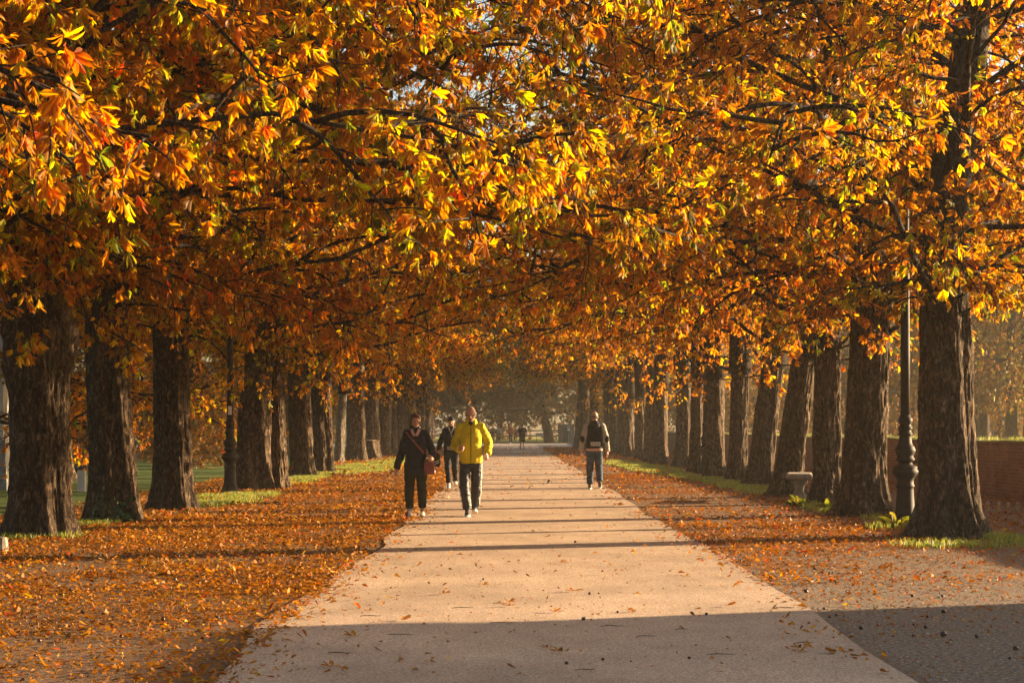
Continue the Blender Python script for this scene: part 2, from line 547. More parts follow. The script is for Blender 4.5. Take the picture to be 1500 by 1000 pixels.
# ------------------------------------------------------------------ trunks
def trunk_mesh(seed, r=0.37, H=4.2, lean=(0, 0), flare=0.75, lobes=5, lobe_amp=0.16, twist=0.5, taper=0.22, burr=None, hi=True, furrow=0.022, knot=None):
    N, Mz = (150, 120) if hi else (56, 44)
    th = np.linspace(0, 2 * np.pi, N, endpoint=False)
    t = np.linspace(0, 1, Mz)
    z = H * (0.35 * t + 0.65 * t ** 1.7) - 0.06
    TH, ZZ = np.meshgrid(th, z)
    zz = np.maximum(ZZ, 0)
    rs = np.random.default_rng(seed)
    ph = rs.uniform(0, 6.28, 4)
    a = TH + twist * zz / H
    lob = 0.5 + 0.5 * np.cos(lobes * a + ph[0] + 0.7 * np.sin(2 * a + ph[1]))
    lob2 = np.cos((lobes + 3) * a + ph[2])
    rr = r * (1 - taper * zz / H)
    rr = rr * (1 + 0.05 * np.cos(2 * a + ph[3]))
    rr = rr + r * flare * np.exp(-zz / 0.22) * (0.25 + 0.75 * lob ** 1.3)
    rr = rr + r * lobe_amp * (lob - 0.5) * (0.25 + 0.75 * np.exp(-zz / 1.3)) + r * 0.03 * lob2 * np.exp(-zz / 1.5)
    flat = np.stack([np.cos(a).ravel() * 3.0, np.sin(a).ravel() * 3.0, zz.ravel() * 1.2], 1)
    rr = rr + r * 0.09 * vnoise(flat, seed).reshape(rr.shape)
    k = 9.0 if hi else 5.0
    fl2 = np.stack([np.cos(a).ravel() * k * r / 0.37, np.sin(a).ravel() * k * r / 0.37, zz.ravel() * 2.6], 1)
    n1 = vnoise(fl2, seed + 1).reshape(rr.shape)
    rr = rr + furrow * (1.0 - 2.2 * np.abs(n1))
    if hi:
        fl3 = np.stack([np.cos(a).ravel() * 22 * r / 0.37, np.sin(a).ravel() * 22 * r / 0.37, zz.ravel() * 8], 1)
        rr = rr + furrow * 0.55 * vnoise(fl3, seed + 2).reshape(rr.shape)
    if burr:
        zb, hb, amp = burr
        bump = np.exp(-((zz - zb) / hb) ** 2)
        fb = np.stack([np.cos(a).ravel() * 2.2, np.sin(a).ravel() * 2.2, zz.ravel() * 4], 1)
        rr = rr + amp * bump * (0.7 + 0.6 * vnoise(fb, seed + 5).reshape(rr.shape))
    if knot:
        zk, ak, sk = knot
        da = (TH - ak + np.pi) % (2 * np.pi) - np.pi
        q = np.sqrt((da * r / sk) ** 2 + ((zz - zk) / sk) ** 2)
        rr = rr + 0.045 * np.exp(-((q - 1) / 0.35) ** 2) - 0.10 * np.exp(-(q / 0.6) ** 2)
    s = (zz / H)
    wob = 0.05 * np.sin(2.2 * s + ph[1])
    X = rr * np.cos(TH) + lean[0] * s ** 1.15 + wob
    Y = rr * np.sin(TH) + lean[1] * s ** 1.15
    co = np.stack([X.ravel(), Y.ravel(), ZZ.ravel()], 1)
    i = np.arange(Mz - 1)[:, None] * N
    j = np.arange(N)[None, :]; j2 = (j + 1) % N
    q = np.stack([i + j, i + j2, i + N + j2, i + N + j], -1).reshape(-1)
    sizes = np.full((Mz - 1) * N, 4)
    topc = len(co)
    cap = np.arange(N) + (Mz - 1) * N
    q = np.concatenate([q, cap]); sizes = np.append(sizes, N)
    me = mesh_np('trunk', co, q, sizes)
    me.polygons.foreach_set('use_smooth', np.ones(len(me.polygons), dtype=bool))
    top_dx = lean[0] + 0.05 * math.sin(2.2 + ph[1])
    return me, (top_dx, lean[1])


def chestnut(x, y, label, var, seed, rz=0.0, s=1.0, mat='bark', group=None, **kw):
    t = empty('chestnut_tree', (x, y, 0))
    tag(t, label, 'tree', group)
    me, (dx, dy) = trunk_mesh(seed, **kw)
    link('trunk', me, M[mat], t)
    mb, mc = VARIANTS[var]
    b = link('branches', mb, None, t); c = link('crown', mc, None, t)
    for o in (b, c):
        o.location = (dx * 0.85, dy * 0.85, 0)
        o.rotation_euler = (0, 0, rz)
        o.scale = (s, s, s)
    return t


# ------------------------------------------------------------------ the two rows of chestnuts
GR_R, GR_L = 'chestnuts of the right hand row', 'chestnuts of the left hand row'
ROW = []


def from_px(px, py): return gp(px, py)


def row_tree(px, py, label, var, seed, **kw):
    x, y = gp(px, py)
    ROW.append((x, y))
    return chestnut(x, y, label, var, seed, **kw)


# right row, nearest first
row_tree(1386, 787, 'big chestnut with lobed flaring roots, rightmost trunk, just right of a lamp post', 'e', 101, group=GR_R, rz=3.44, r=0.345, flare=0.8, lobes=6, lobe_amp=0.42, lean=(0.02, 0), taper=0.12)
row_tree(1268, 755, 'broad chestnut trunk just left of the nearest right lamp post, with a long sloping root', 'c', 102, group=GR_R, rz=2.74, r=0.335, flare=0.85, lean=(0.17, 0), lobes=4, taper=0.1)
row_tree(1207, 738, 'slim straight chestnut trunk whose foot covers the end of the stone bench', 'c', 103, group=GR_R, rz=3.74, r=0.235, flare=0.85, lean=(0.10, 0.1), taper=0.05, burr=(1.35, 0.25, 0.03))
row_tree(1158, 727, 'lichen spotted chestnut leaning right, just left of the stone bench', 'p', 104, group=GR_R, rz=2.94, r=0.265, flare=1.0, lean=(0.48, 0), taper=0.12)
row_tree(1112, 712, 'chestnut leaning right with a round knothole high on its trunk', 'q', 105, group=GR_R, rz=3.24, r=0.30, flare=0.9, lean=(0.42, 0), taper=0.1, knot=(3.0, 4.9, 0.10))
row_tree(1078, 705, 'plain chestnut trunk just left of the leaning knothole trunk', 'p', 106, group=GR_R, rz=2.54, r=0.26, flare=0.7, lean=(0.10, 0))
row_tree(1048, 700, 'reddish barked chestnut just right of the second right lamp post', 'q', 107, group=GR_R, rz=3.54, r=0.265, flare=0.6, lean=(0.06, 0), hi=False)
row_tree(1022, 693, 'narrow chestnut just left of the second right lamp post', 'far_a', 108, group=GR_R, rz=2.84, r=0.23, flare=0.5, lean=(0.08, 0), hi=False)
ORD = ['first', 'second', 'third', 'fourth', 'fifth', 'sixth', 'seventh', 'eighth', 'ninth', 'tenth', 'eleventh', 'twelfth', 'thirteenth', 'fourteenth', 'fifteenth', 'sixteenth', 'seventeenth', 'eighteenth', 'nineteenth', 'twentieth']
far_r = [(6.25, 71.5), (5.9, 76.5), (6.05, 84), (6.1, 91.5), (6.0, 99), (6.1, 106), (6.0, 114), (6.1, 122), (4.9, 133), (6.1, 141)]
for i, (x, y) in enumerate(far_r):
    chestnut(x, y, f'{ORD[8 + i]} chestnut trunk of the right hand row counting from the camera', ('far_b', 'far_a', 'far_b')[i % 3], 130 + i, rz=3.14 + 0.5 * math.sin(2.3 * i), group=GR_R,
             r=0.27 + 0.06 * rnd.random() + (0.12 if i == 8 else 0), flare=0.6, lean=(0.15 * rnd.random(), 0), hi=False)
# left row
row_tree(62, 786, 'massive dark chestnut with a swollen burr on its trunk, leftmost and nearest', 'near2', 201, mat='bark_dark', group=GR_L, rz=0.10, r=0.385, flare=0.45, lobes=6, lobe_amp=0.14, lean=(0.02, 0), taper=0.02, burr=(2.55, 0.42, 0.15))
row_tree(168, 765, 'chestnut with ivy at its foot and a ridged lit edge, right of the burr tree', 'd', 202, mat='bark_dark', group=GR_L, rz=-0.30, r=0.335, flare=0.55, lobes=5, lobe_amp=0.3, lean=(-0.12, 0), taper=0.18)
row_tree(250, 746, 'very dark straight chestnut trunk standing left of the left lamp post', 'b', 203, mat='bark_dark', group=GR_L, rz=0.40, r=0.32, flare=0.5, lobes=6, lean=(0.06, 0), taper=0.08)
row_tree(372, 717, 'twisted deeply ribbed chestnut directly behind the left lamp post', 'b', 204, group=GR_L, rz=-0.50, r=0.39, flare=0.6, lobes=7, lobe_amp=0.34, lean=(0.14, 0), twist=1.5, taper=0.24)
row_tree(401, 716, 'narrow chestnut squeezed right behind the twisted ribbed trunk', 'a', 205, group=GR_L, rz=0.50, r=0.24, flare=0.4, lean=(-0.02, 0))
row_tree(440, 699, 'broad even chestnut with two lit edges, left of a close pair', 'b', 206, group=GR_L, rz=0.00, r=0.34, flare=0.4, lobes=7, taper=0.04)
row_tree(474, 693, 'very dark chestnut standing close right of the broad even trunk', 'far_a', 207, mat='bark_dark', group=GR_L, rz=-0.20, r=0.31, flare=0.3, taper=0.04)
row_tree(498, 677, 'thin pale grey trunk leaning slightly right on the grass', 'far_a', 208, group=GR_L, rz=0.30, mat='bark_pale', r=0.19, flare=0.35, lean=(0.25, 0), hi=False)
row_tree(523, 676, 'stout dark chestnut just right of the thin pale trunk', 'far_a', 209, group=GR_L, rz=-0.40, r=0.40, flare=0.3, hi=False)
far_l = [(-6.75, 98), (-6.3, 100.5), (-6.2, 106), (-6.1, 111), (-6.2, 117), (-6.2, 124), (-6.2, 132), (-6.3, 141), (-6.2, 150)]
for i, (x, y) in enumerate(far_l):
    chestnut(x, y, f'{ORD[i]} chestnut trunk beyond the old stump in the left hand row', ('far_a', 'far_b')[i % 2], 230 + i, rz=0.5 * math.sin(1.9 * i), group=GR_L,
             r=0.30 + 0.08 * rnd.random(), flare=0.5, lean=(0.1 * rnd.random(), 0), hi=False)
# two more beside the camera whose boughs reach into the top of the picture
chestnut(-6.3, 21.6, 'chestnut beside the path whose boughs fill the upper left of view', 'near2', 220, rz=0.3, group=GR_L, r=0.38, hi=False)
chestnut(-6.3, 17.2, 'nearest chestnut, its large green and orange leaves hanging over the path at top', 'near', 221, rz=0.0, group=GR_L, r=0.38, hi=False)
# an outer row on the left, seen between the trunks
for i, (x, y, v) in enumerate([(-12.5, 33, 'hang'), (-12.8, 43, 'hang'), (-12.2, 54, 'hang'), (-12.9, 66, 'hang'), (-12.6, 79, 'd'), (-12.6, 94, 'a'), (-12.7, 111, 'b')]):
    chestnut(x, y, f'{ORD[i]} chestnut of the outer row seen through the left hand trunks', v, 260 + i, rz=2.1 * i, group='chestnuts of the outer left row', r=0.3, hi=False)


# ------------------------------------------------------------------ background trees
GREEN = {}


def green_proto(key, seed, mix, h=18.0, rad=6.5, base=3.0, n=9000, leaf=0.3, tr=0.42, n_trunks=1):
    rng = np.random.default_rng(seed)
    mb = MB()
    for k in range(n_trunks):
        lx = rng.uniform(0.5, 1.0) * (k > 0)
        pts, _ = grow(rng, (lx, 0, -0.05), (0.16 * lx + rng.normal(0, .05), 0, 1), h * 0.8, 9, 0, 0.05)
        mb.tube(pts, tr * (1 - 0.85 * np.linspace(0, 1, 10) ** 0.8), 10)
        for q in range(9):
            j = 2 + q % 7
            az = q * 2.4 + k
            pp, _ = grow(rng, pts[j], (math.cos(az), math.sin(az), 0.45), rad * rng.uniform(0.6, 1.0), 6, 0.05, 0.08)
            mb.tube(pp, np.linspace(tr * 0.3, 0.02, 7), 6)
    me_t = mb.mesh('trunk'); me_t.materials.append(M['limb'])
    me_t.polygons.foreach_set('use_smooth', np.ones(len(me_t.polygons), dtype=bool))
    nc = 150
    cz = rng.uniform(0, 1, nc)
    rr = rad * np.sqrt(np.clip(np.sin(np.pi * (0.12 + 0.86 * cz)), 0.05, 1)) * rng.uniform(0.25, 1, nc) ** 0.5
    ca = rng.uniform(0, 6.28, nc)
    Cc = np.stack([rr * np.cos(ca), rr * np.sin(ca), base + cz * (h - base)], 1)
    k = rng.integers(0, nc, n)
    off = rng.normal(0, 1, (n, 3)); off = norm(off) * rng.uniform(0.2, 1, (n, 1)) ** 0.5 * rad * 0.27
    off[:, 2] *= 0.62
    D = norm(off + rng.normal(0, 0.3, (n, 3)))
    me = compound_leaves('crown', rng, Cc[k] + off, D, mix, size=leaf, droop=0.4)
    me.materials.append(M['green_leaf'])
    GREEN[key] = (me_t, me, h, rad)


def green_tree(x, y, h, rad, label, key, group, rz=0.0):
    t = empty('green_tree', (x, y, 0), rz); tag(t, label, 'tree', group)
    me_t, me_c, h0, r0 = GREEN[key]
    link('trunk', me_t, None, t); link('crown', me_c, None, t)
    t.scale = (rad / r0, rad / r0, h / h0)
    return t


MIX_G = dict(ever=3, olive=2.0, green=1.2)
MIX_GY = dict(olive=3, green=2.2, ever=1.6, lime=0.25)
green_proto('dark_a', 301, MIX_G, h=16, rad=7.5, base=2.7, n=13000, leaf=0.34, tr=0.55)
green_proto('dark_b', 302, MIX_G, h=16, rad=7.5, base=2.2, n=13000, leaf=0.34, tr=0.45)
green_proto('pale_a', 303, MIX_GY, base=2.6, n=11000, leaf=0.28, n_trunks=2)
green_proto('pale_b', 304, MIX_GY, base=1.2, n=11000, leaf=0.28, n_trunks=2)
green_proto('wood_a', 305, MIX_G, h=20, rad=7, base=0.6, n=5000, leaf=0.45)
FAR = 'dark trees closing the end of the avenue'
for i, (x, y, h, rad, tr, lb) in enumerate([
        (4.1, 197, 16, 7.5, 0.55, 'thick dark evergreen trunk standing before the small grey hut'),
        (-3.5, 214, 16, 8.0, 0.5, 'dark evergreen tree behind the far walkers, left of the thick trunk'),
        (-11, 202, 17, 8.0, 0.45, 'dark evergreen tree closing the left end of the avenue'),
        (12.5, 214, 15, 7.0, 0.45, 'dark evergreen tree behind the hut at the far right end'),
        (21, 205, 16, 8.0, 0.45, 'dark evergreen tree right of the hut beyond the wall'),
        (-20, 190, 15, 8.0, 0.45, 'evergreen tree far left beyond the outer row')]):
    green_tree(x, y, h, rad, lb, ('dark_a', 'dark_b')[i % 2], FAR, 1.3 * i)
for i, (x, y, h, rad) in enumerate([(-14, 252, 15, 8), (-1, 262, 14, 8), (11, 256, 15, 8), (24, 262, 16, 8), (38, 256, 16, 8), (-28, 250, 16, 8)]):
    green_tree(x, y, h, rad, f'{ORD[i]} tree from the left in the hazy line beyond the far field', 'wood_a', 'hazy trees beyond the field', 1.1 * i)
RB = 'hazy park trees beyond the brick wall'
for i, (px, d, h, rad, b) in enumerate([(1484, 118, 20, 6.5, 4.0), (1440, 128, 22, 6.5, 4.4), (1530, 126, 22, 7, 3.6), (1395, 142, 22, 7, 3.4), (1465, 152, 22, 7.5, 2.4), (1335, 136, 21, 5.5, 3.0), (1262, 150, 20, 6, 2.4), (1200, 160, 19, 6, 2.2), (1130, 172, 18, 6, 2.0)]):
    green_tree((px - VX) / FPX * d, d, h, rad, f'{ORD[i]} tall pale green tree in the mist beyond the brick wall', 'pale_a' if b > 3.2 else 'pale_b', RB, 1.9 * i)
for i in range(9):
    d = 222 + 9 * (i % 3); px = 1085 + 62 * i
    green_tree((px - VX) / FPX * d, d, 21 + i % 4, 7, f'{ORD[i]} tree from the left in the misty wood far behind the brick wall', 'wood_a', 'misty wood behind the wall', 0.8 * i)
green_proto('bush', 306, dict(olive=3, green=2, brown=1.5, orange=0.6), h=3.0, rad=1.7, base=0.15, n=2600, leaf=0.13, tr=0.06)
for i, (px, d, h, rad) in enumerate([(214, 84, 2.2, 1.5), (268, 70, 2.6, 1.6), (330, 76, 3.4, 2.0), (300, 88, 2.8, 2.0), (112, 62, 2.2, 1.4), (418, 98, 3.2, 1.9)]):
    o = green_tree((px - VX) / FPX * d, d, h, rad, f'{ORD[i]} dull green shrub on the shady lawn behind the left trunks', 'bush', 'shrubs on the left lawn', 1.7 * i)
    o.name = 'shrub'; o['category'] = 'shrub'
LB = 'hedge trees on the far side of the left lawn'
for i, (x, y, h, rad, b) in enumerate([(-25.5, 112, 12, 5, 1.0), (-20.5, 116, 13, 4.5, 1.2), (-31, 118, 13, 6, 1.0), (-18, 132, 14, 6, 1.0), (-15, 152, 14, 6, 0.8), (-26, 135, 15, 7, 0.8)]):
    green_tree(x, y, h, rad, f'{ORD[i]} dull green tree behind the left lawn', 'pale_b', LB, 2.3 * i)


# ------------------------------------------------------------------ ground
def sheet(name, pts, z, mat, kind='structure', cuts=0):
    me = bpy.data.meshes.new(name)
    me.from_pydata([(x, y, z) for x, y in pts], [], [tuple(range(len(pts)))])
    me.update()
    o = link(name, me, mat)
    return tag(o, kind=kind)


def ground_mat():
    t = NT('soil_and_leaf_crumbs')
    v = t.coords()
    n1 = t.noise(v, 0.35, 4)
    n2 = t.noise(v, 30.0, 8, 0.8)
    n3 = t.n('TexVoronoi', Vector=v, Scale=85.0).outputs['Color']
    c = t.ramp(n2, [(0.38, (0.06, 0.035, 0.02)), (0.5, (0.16, 0.092, 0.05)), (0.62, (0.28, 0.165, 0.09))])
    c2 = t.ramp(n2, [(0.40, (0.075, 0.055, 0.038)), (0.5, (0.20, 0.15, 0.108)), (0.60, (0.38, 0.295, 0.215))])
    sx = t.n('SeparateXYZ', Vector=t.coords())
    g = t.math('SMOOTH_MIN', 1.0, 1.0)
    # grey gravel to the right of the path close to the camera
    gx = t.n('MapRange', Value=sx.outputs[0], **{'From__Min': 2.0, 'From__Max': 2.5}).outputs[0]
    gy = t.n('MapRange', Value=t.math('ADD', sx.outputs[1], t.math('MULTIPLY', n1, 6.0)), **{'From__Min': 30.0, 'From__Max': 19.0}).outputs[0]
    c = t.mix(t.math('MULTIPLY', gx, gy), c, c2)
    c = t.mix(0.3, c, n3, 'SOFT_LIGHT')
    return t.pbr(c, 0.9, t.bump(t.math('ADD', n2, t.noise(v, 70, 4)), 0.9, 0.02), 0.2)


def path_mat():
    t = NT('bonded_grit_path')
    v = t.coords()
    n1 = t.noise(v, 0.5, 5)
    n2 = t.noise(v, 60.0, 6, 0.9)
    n3 = t.noise(t.coords((1, 0.25, 1)), 3.0, 6)
    c = t.ramp(n2, [(0.40, (0.16, 0.115, 0.08)), (0.5, (0.42, 0.305, 0.215)), (0.60, (0.72, 0.56, 0.425))])
    c = t.mix(0.6, c, t.ramp(n1, [(0.36, (0.66, 0.63, 0.60)), (0.64, (1.15, 1.12, 1.08))]), 'MULTIPLY')
    c = t.mix(0.5, c, t.ramp(n3, [(0.35, (0.82, 0.8, 0.78)), (0.65, (1.1, 1.1, 1.1))]), 'MULTIPLY')
    return t.pbr(c, 0.85, t.bump(t.math('ADD', n2, t.math('MULTIPLY', n3, 0.6)), 0.7, 0.008), 0.25)


def lawn_mat(name, a, b, c_):
    t = NT(name)
    v = t.coords()
    n1 = t.noise(v, 0.6, 6)
    n2 = t.noise(v, 40.0, 6, 0.7)
    c = t.ramp(t.math('ADD', t.math('MULTIPLY', n1, 0.6), t.math('MULTIPLY', n2, 0.4)), [(0.35, a), (0.5, b), (0.68, c_)])
    return t.pbr(c, 0.9, t.bump(n2, 1.0, 0.05), 0.1)


M['soil'] = ground_mat(); M['path'] = path_mat()
M['lawn'] = lawn_mat('shady_lawn', (0.045, 0.075, 0.022), (0.075, 0.12, 0.03), (0.12, 0.14, 0.04))  # shade is put into this grass colour: darker green than the field
M['field'] = lawn_mat('sunlit_field', (0.16, 0.16, 0.035), (0.26, 0.24, 0.05), (0.34, 0.28, 0.07))  # sunlight is put into this grass colour: brighter and yellower than the lawn
M['asphalt'] = simple('worn_asphalt', (0.16, 0.155, 0.15), 0.9, 0.15, 3, 0.4, 120)
sheet('ground', [(-420, -60), (420, -60), (420, 760), (-420, 760)], 0.0, M['soil'])
sheet('lawn', [(-60, 28), (-8.2, 28), (-7.6, 60), (-7.9, 150), (-60, 150)], 0.004, M['lawn'])
sheet('park_lawn', [(11.0, 20), (120, 20), (120, 196), (11.0, 196)], 0.004, M['field'])
sheet('far_field', [(-80, 192), (120, 196), (120, 330), (-80, 330)], 0.008, M['field'])
sheet('cross_road', [(-60, 158), (-6, 153), (12, 152), (60, 150), (60, 184), (6, 186), (-60, 188)], 0.008, M['asphalt'])
# the path, its edges slightly wavering
pv, nseg = [], 120
for i in range(nseg + 1):
    y = -20 + 196 * i / nseg
    xl = -1.66 + 0.10 * math.sin(y * 0.31) + 0.07 * math.sin(y * 1.1 + 1) + rnd.uniform(-.03, .03)
    xr = 2.36 + 0.05 * math.sin(y * 0.27 + 2) + 0.03 * math.sin(y * 0.9) + rnd.uniform(-.02, .02) + (0.0 if y < 120 else 0)
    pv += [(xl, y, 0.013), (xr, y, 0.013)]
pme = bpy.data.meshes.new('path')
pme.from_pydata(pv, [], [(2 * i, 2 * i + 1, 2 * i + 3, 2 * i + 2) for i in range(nseg)])
tag(link('path', pme, M['path']), kind='structure')


# ------------------------------------------------------------------ fallen leaves and grass
def litter(name, seed, regions, mix, zb=0.0):
    """regions: (n, fx, y0, y1, size, flat) with fx(rng, y) giving x."""
    rng = np.random.default_rng(seed)
    PP, LL = [], []
    for (n, fx, y0, y1, size, power) in regions:
        y = y0 + (y1 - y0) * rng.uniform(0, 1, n) ** power
        x = fx(rng, y)
        z = zb + rng.uniform(0.008, 0.03, n)
        PP.append(np.stack([x, y, z], 1)); LL.append(size * rng.uniform(0.35, 1.3, n))
    P = np.concatenate(PP); L = np.concatenate(LL)
    pn = 0.6 * vnoise(P * np.array([0.9, 0.55, 0]), seed) + 0.5 * vnoise(P * np.array([3.1, 2.2, 0]), seed + 1)
    keep = pn + rng.uniform(-0.5, 0.5, len(P)) > np.where(P[:, 0] < 0, -0.42, -0.28)
    P = P[keep]; L = L[keep]; n = len(P)
    a = rng.uniform(0, 6.28, n)
    X = np.stack([np.cos(a), np.sin(a), rng.normal(0.0, 0.16, n)], 1)
    Z = np.stack([rng.normal(0, 0.38, n), rng.normal(0, 0.38, n), np.ones(n)], 1)
    c, _ = pick_colors(rng, n, mix, P, 0.8, 0.4)
    W = rng.uniform(0.5, 1.3, n)
    me = leaflets_mesh(name, P, X, Z, L, W, rng.uniform(-0.2, 1.3, n), rng.normal(-0.05, 0.25, n), rng.normal(0, 0.8, n), c, rng.uniform(0, 0.8, n))
    co = np.empty(len(me.vertices) * 3, dtype=np.float32); me.vertices.foreach_get('co', co)
    co = co.reshape(-1, 3); co[:, 2] = np.maximum(co[:, 2], zb + 0.006); me.vertices.foreach_set('co', co.ravel())
    me.materials.append(M['litter'])
    return link(name, me)


def fx_left(rng, y):
    # thick against the path edge, reaching back under the left row
    n = len(y)
    return -1.62 - 6.6 * rng.uniform(0, 1, n) ** 1.15 + 0.18 * rng.normal(0, 1, n) * (rng.uniform(0, 1, n) < 0.3)


def fx_right(rng, y):
    n = len(y)
    return 2.32 + np.abs(rng.normal(0, 1.9, n)) + 0.0 * y


def fx_right_far(rng, y): return 2.4 + 7.8 * rng.uniform(0, 1, len(y))


MIX_L = dict(orange=5.2, brown=4.4, amber=1.5, tan=1.1, red=1.6, dark=2.8, yellow=0.35)
o = litter('leaf_litter', 51, [
    (26000, fx_left, 10.5, 18, 0.047, 1.0), (46000, fx_left, 17, 32, 0.061, 1.0), (36000, fx_left, 30, 60, 0.078, 1.0), (3200, fx_left, 10.5, 32, 0.09, 1.0), (12000, fx_left, 58, 150, 0.18, 1.0)], MIX_L)
tag(o, 'thick carpet of orange and brown fallen leaves left of the path', 'fallen leaves', kind='stuff')
o = litter('leaf_litter', 52, [
    (1500, fx_right, 10.5, 19, 0.045, 0.5), (9000, fx_right_far, 10.5, 26, 0.028, 1.0), (900, fx_right, 18, 34, 0.09, 1.0), (12000, fx_right, 17.5, 30, 0.050, 0.6), (24000, fx_right_far, 25, 60, 0.075, 0.85), (11000, fx_right_far, 55, 150, 0.17, 1.0)], MIX_L)
tag(o, 'thinner scatter of orange fallen leaves right of the path', 'fallen leaves', kind='stuff')


def fx_path(rng, y): return rng.uniform(-1.75, 2.4, len(y))


def fx_path_edge(rng, y): return np.where(rng.uniform(0, 1, len(y)) < 0.62, -1.6 + np.abs(rng.normal(0, 0.28, len(y))), 2.3 - np.abs(rng.normal(0, 0.2, len(y))))


o = litter('loose_leaves', 53, [(520, fx_path, 19, 60, 0.065, 1.1), (1500, fx_path, 11, 30, 0.026, 1.0), (900, fx_path, 45, 150, 0.11, 1.0), (600, fx_path_edge, 11, 34, 0.065, 1.0), (900, fx_path_edge, 30, 120, 0.10, 1.0)], MIX_L, 0.013)
tag(o, 'loose dry leaves blown over the far path and along its edges', 'fallen leaves', kind='stuff')


def grass_mesh(name, seed, blobs, dens, h0=0.085):
    rng = np.random.default_rng(seed)
    P = []
    for (x, y, rx, ry) in blobs:
        n = int(dens * rx * ry * 3.14)
        a = rng.uniform(0, 6.28, n); q = rng.uniform(0, 1, n) ** 0.6
        P.append(np.stack([x + rx * q * np.cos(a), y + ry * q * np.sin(a), np.zeros(n)], 1))
    P = np.concatenate(P); n = len(P)
    keep = vnoise(P * 2.2, seed) + rng.uniform(-.4, .4, n) > -0.08
    P = P[keep]; n = len(P)
    h = h0 * rng.uniform(0.35, 1.35, n)
    a = rng.uniform(0, 6.28, n)
    w = rng.uniform(0.0025, 0.005, n) * (1 + P[:, 1] / 45)
    S = np.stack([np.cos(a), np.sin(a), np.zeros(n)], 1)
    Ln = rng.normal(0, 0.5, (n, 3)); Ln[:, 2] = 0
    v = np.stack([P - S * w[:, None], P + S * w[:, None],
                  P + Ln * h[:, None] * 0.35 + S * w[:, None] * 0.8 + np.array([0, 0, 1]) * h[:, None] * 0.6,
                  P + Ln * h[:, None] * 0.35 - S * w[:, None] * 0.8 + np.array([0, 0, 1]) * h[:, None] * 0.6,
                  P + Ln * h[:, None] + np.array([0, 0, 1]) * h[:, None]], 1).reshape(-1, 3)
    f = np.array([0, 1, 2, 3, 3, 2, 4]); idx = (np.arange(n) * 5)[:, None] + f[None]
    me = mesh_np(name, v, idx.ravel(), np.tile([4, 3], n))
    ca = me.color_attributes.new('tint', 'FLOAT_COLOR', 'POINT')
    base = np.array([[0.15, 0.185, 0.03], [0.24, 0.24, 0.045], [0.09, 0.13, 0.022], [0.28, 0.23, 0.075]])
    c = base[rng.choice(4, n, p=[.4, .3, .2, .1])] * rng.uniform(.8, 1.25, (n, 1))
    cc = np.concatenate([c, np.ones((n, 1))], 1).astype(np.float32)
    ca.data.foreach_set('color', np.repeat(cc, 5, 0).ravel())
    me.materials.append(M['grass'])
    return me


t = NT('grass_blade')
at = t.n('VertexColor', _layer_name='tint')
p = t.n('BsdfPrincipled', Roughness=0.5); t.set(p.inputs['Base Color'], at.outputs[0])
tr = t.n('BsdfTranslucent'); t.set(tr.inputs[0], t.mix(1.0, at.outputs[0], c4(1.6, 1.6, 1.0), 'MULTIPLY'))
ms = t.n('MixShader'); ms.inputs[0].default_value = 0.5
t.t.links.new(p.outputs[0], ms.inputs[1]); t.t.links.new(tr.outputs[0], ms.inputs[2]); t.t.links.new(ms.outputs[0], t.out.inputs[0])
M['grass'] = t.m
B = lambda px, py, rx, ry: (*gp(px, py), rx, ry)
left_blobs = [B(330, 735, 0.75, 1.9), B(290, 742, 0.5, 0.8), B(150, 766, 0.35, 1.2), B(40, 789, 0.7, 0.35), B(100, 787, 0.3, 0.3), B(415, 706, 0.9, 3), B(455, 700, 0.5, 3),
              B(520, 688, 1.3, 7), B(560, 680, 0.9, 8), B(480, 690, 0.9, 5), B(372, 726, 0.6, 1.2), B(345, 728, 0.8, 1.4), B(590, 675, 1.0, 9), B(540, 683, 1.1, 6)]
right_blobs = [B(1400, 800, 0.9, 0.5), B(1350, 803, 0.4, 0.3), B(1465, 790, 0.5, 1.0), B(1300, 775, 0.3, 0.8), B(1290, 760, 0.3, 0.8), B(1207, 746, 0.4, 0.8), B(1172, 738, 0.3, 0.8), B(1130, 722, 0.7, 1.5), B(1098, 716, 0.7, 2),
               B(1060, 708, 0.6, 2), B(1012, 700, 0.6, 3), B(975, 692, 0.7, 5), B(940, 684, 0.9, 7), B(915, 680, 0.8, 8), B(1440, 797, 0.3, 0.3), B(1115, 720, 0.6, 1.2), B(1090, 715, 0.6, 1.6), B(1035, 703, 0.7, 2.5), B(955, 688, 0.9, 6), B(1225, 750, 0.4, 0.8)]
tag(link('grass', grass_mesh('grass', 61, left_blobs, 800)), 'tufts of sunlit grass at the feet of the left hand trees', 'grass', kind='stuff')
tag(link('grass', grass_mesh('grass', 62, right_blobs, 650)), 'tufts of sunlit grass at the feet of the right hand trees', 'grass', kind='stuff')

rng = np.random.default_rng(64)
n = 9000
P = np.stack([2.38 + 5.0 * rng.uniform(0, 1, n) ** 1.2, 10.6 + 16 * rng.uniform(0, 1, n) ** 1.3, np.zeros(n)], 1)
r = rng.uniform(0.004, 0.012, n) * np.where(rng.uniform(0, 1, n) < 0.06, 1.8, 1)
base = np.array([[1, 0, .2], [.3, .95, .25], [-.8, .6, .15], [-.8, -.6, .2], [.3, -.95, .2], [.05, .0, 1.0]])
jit = rng.uniform(0.7, 1.3, (n, 6, 1))
a = rng.uniform(0, 6.28, n); ca_, sa_ = np.cos(a)[:, None], np.sin(a)[:, None]
bx = base[None, :, 0] * ca_ - base[None, :, 1] * sa_; by = base[None, :, 0] * sa_ + base[None, :, 1] * ca_
V = P[:, None, :] + np.stack([bx, by, np.tile(base[:, 2], (n, 1)) * rng.uniform(.5, .9, (n, 1))], -1) * jit * r[:, None, None]
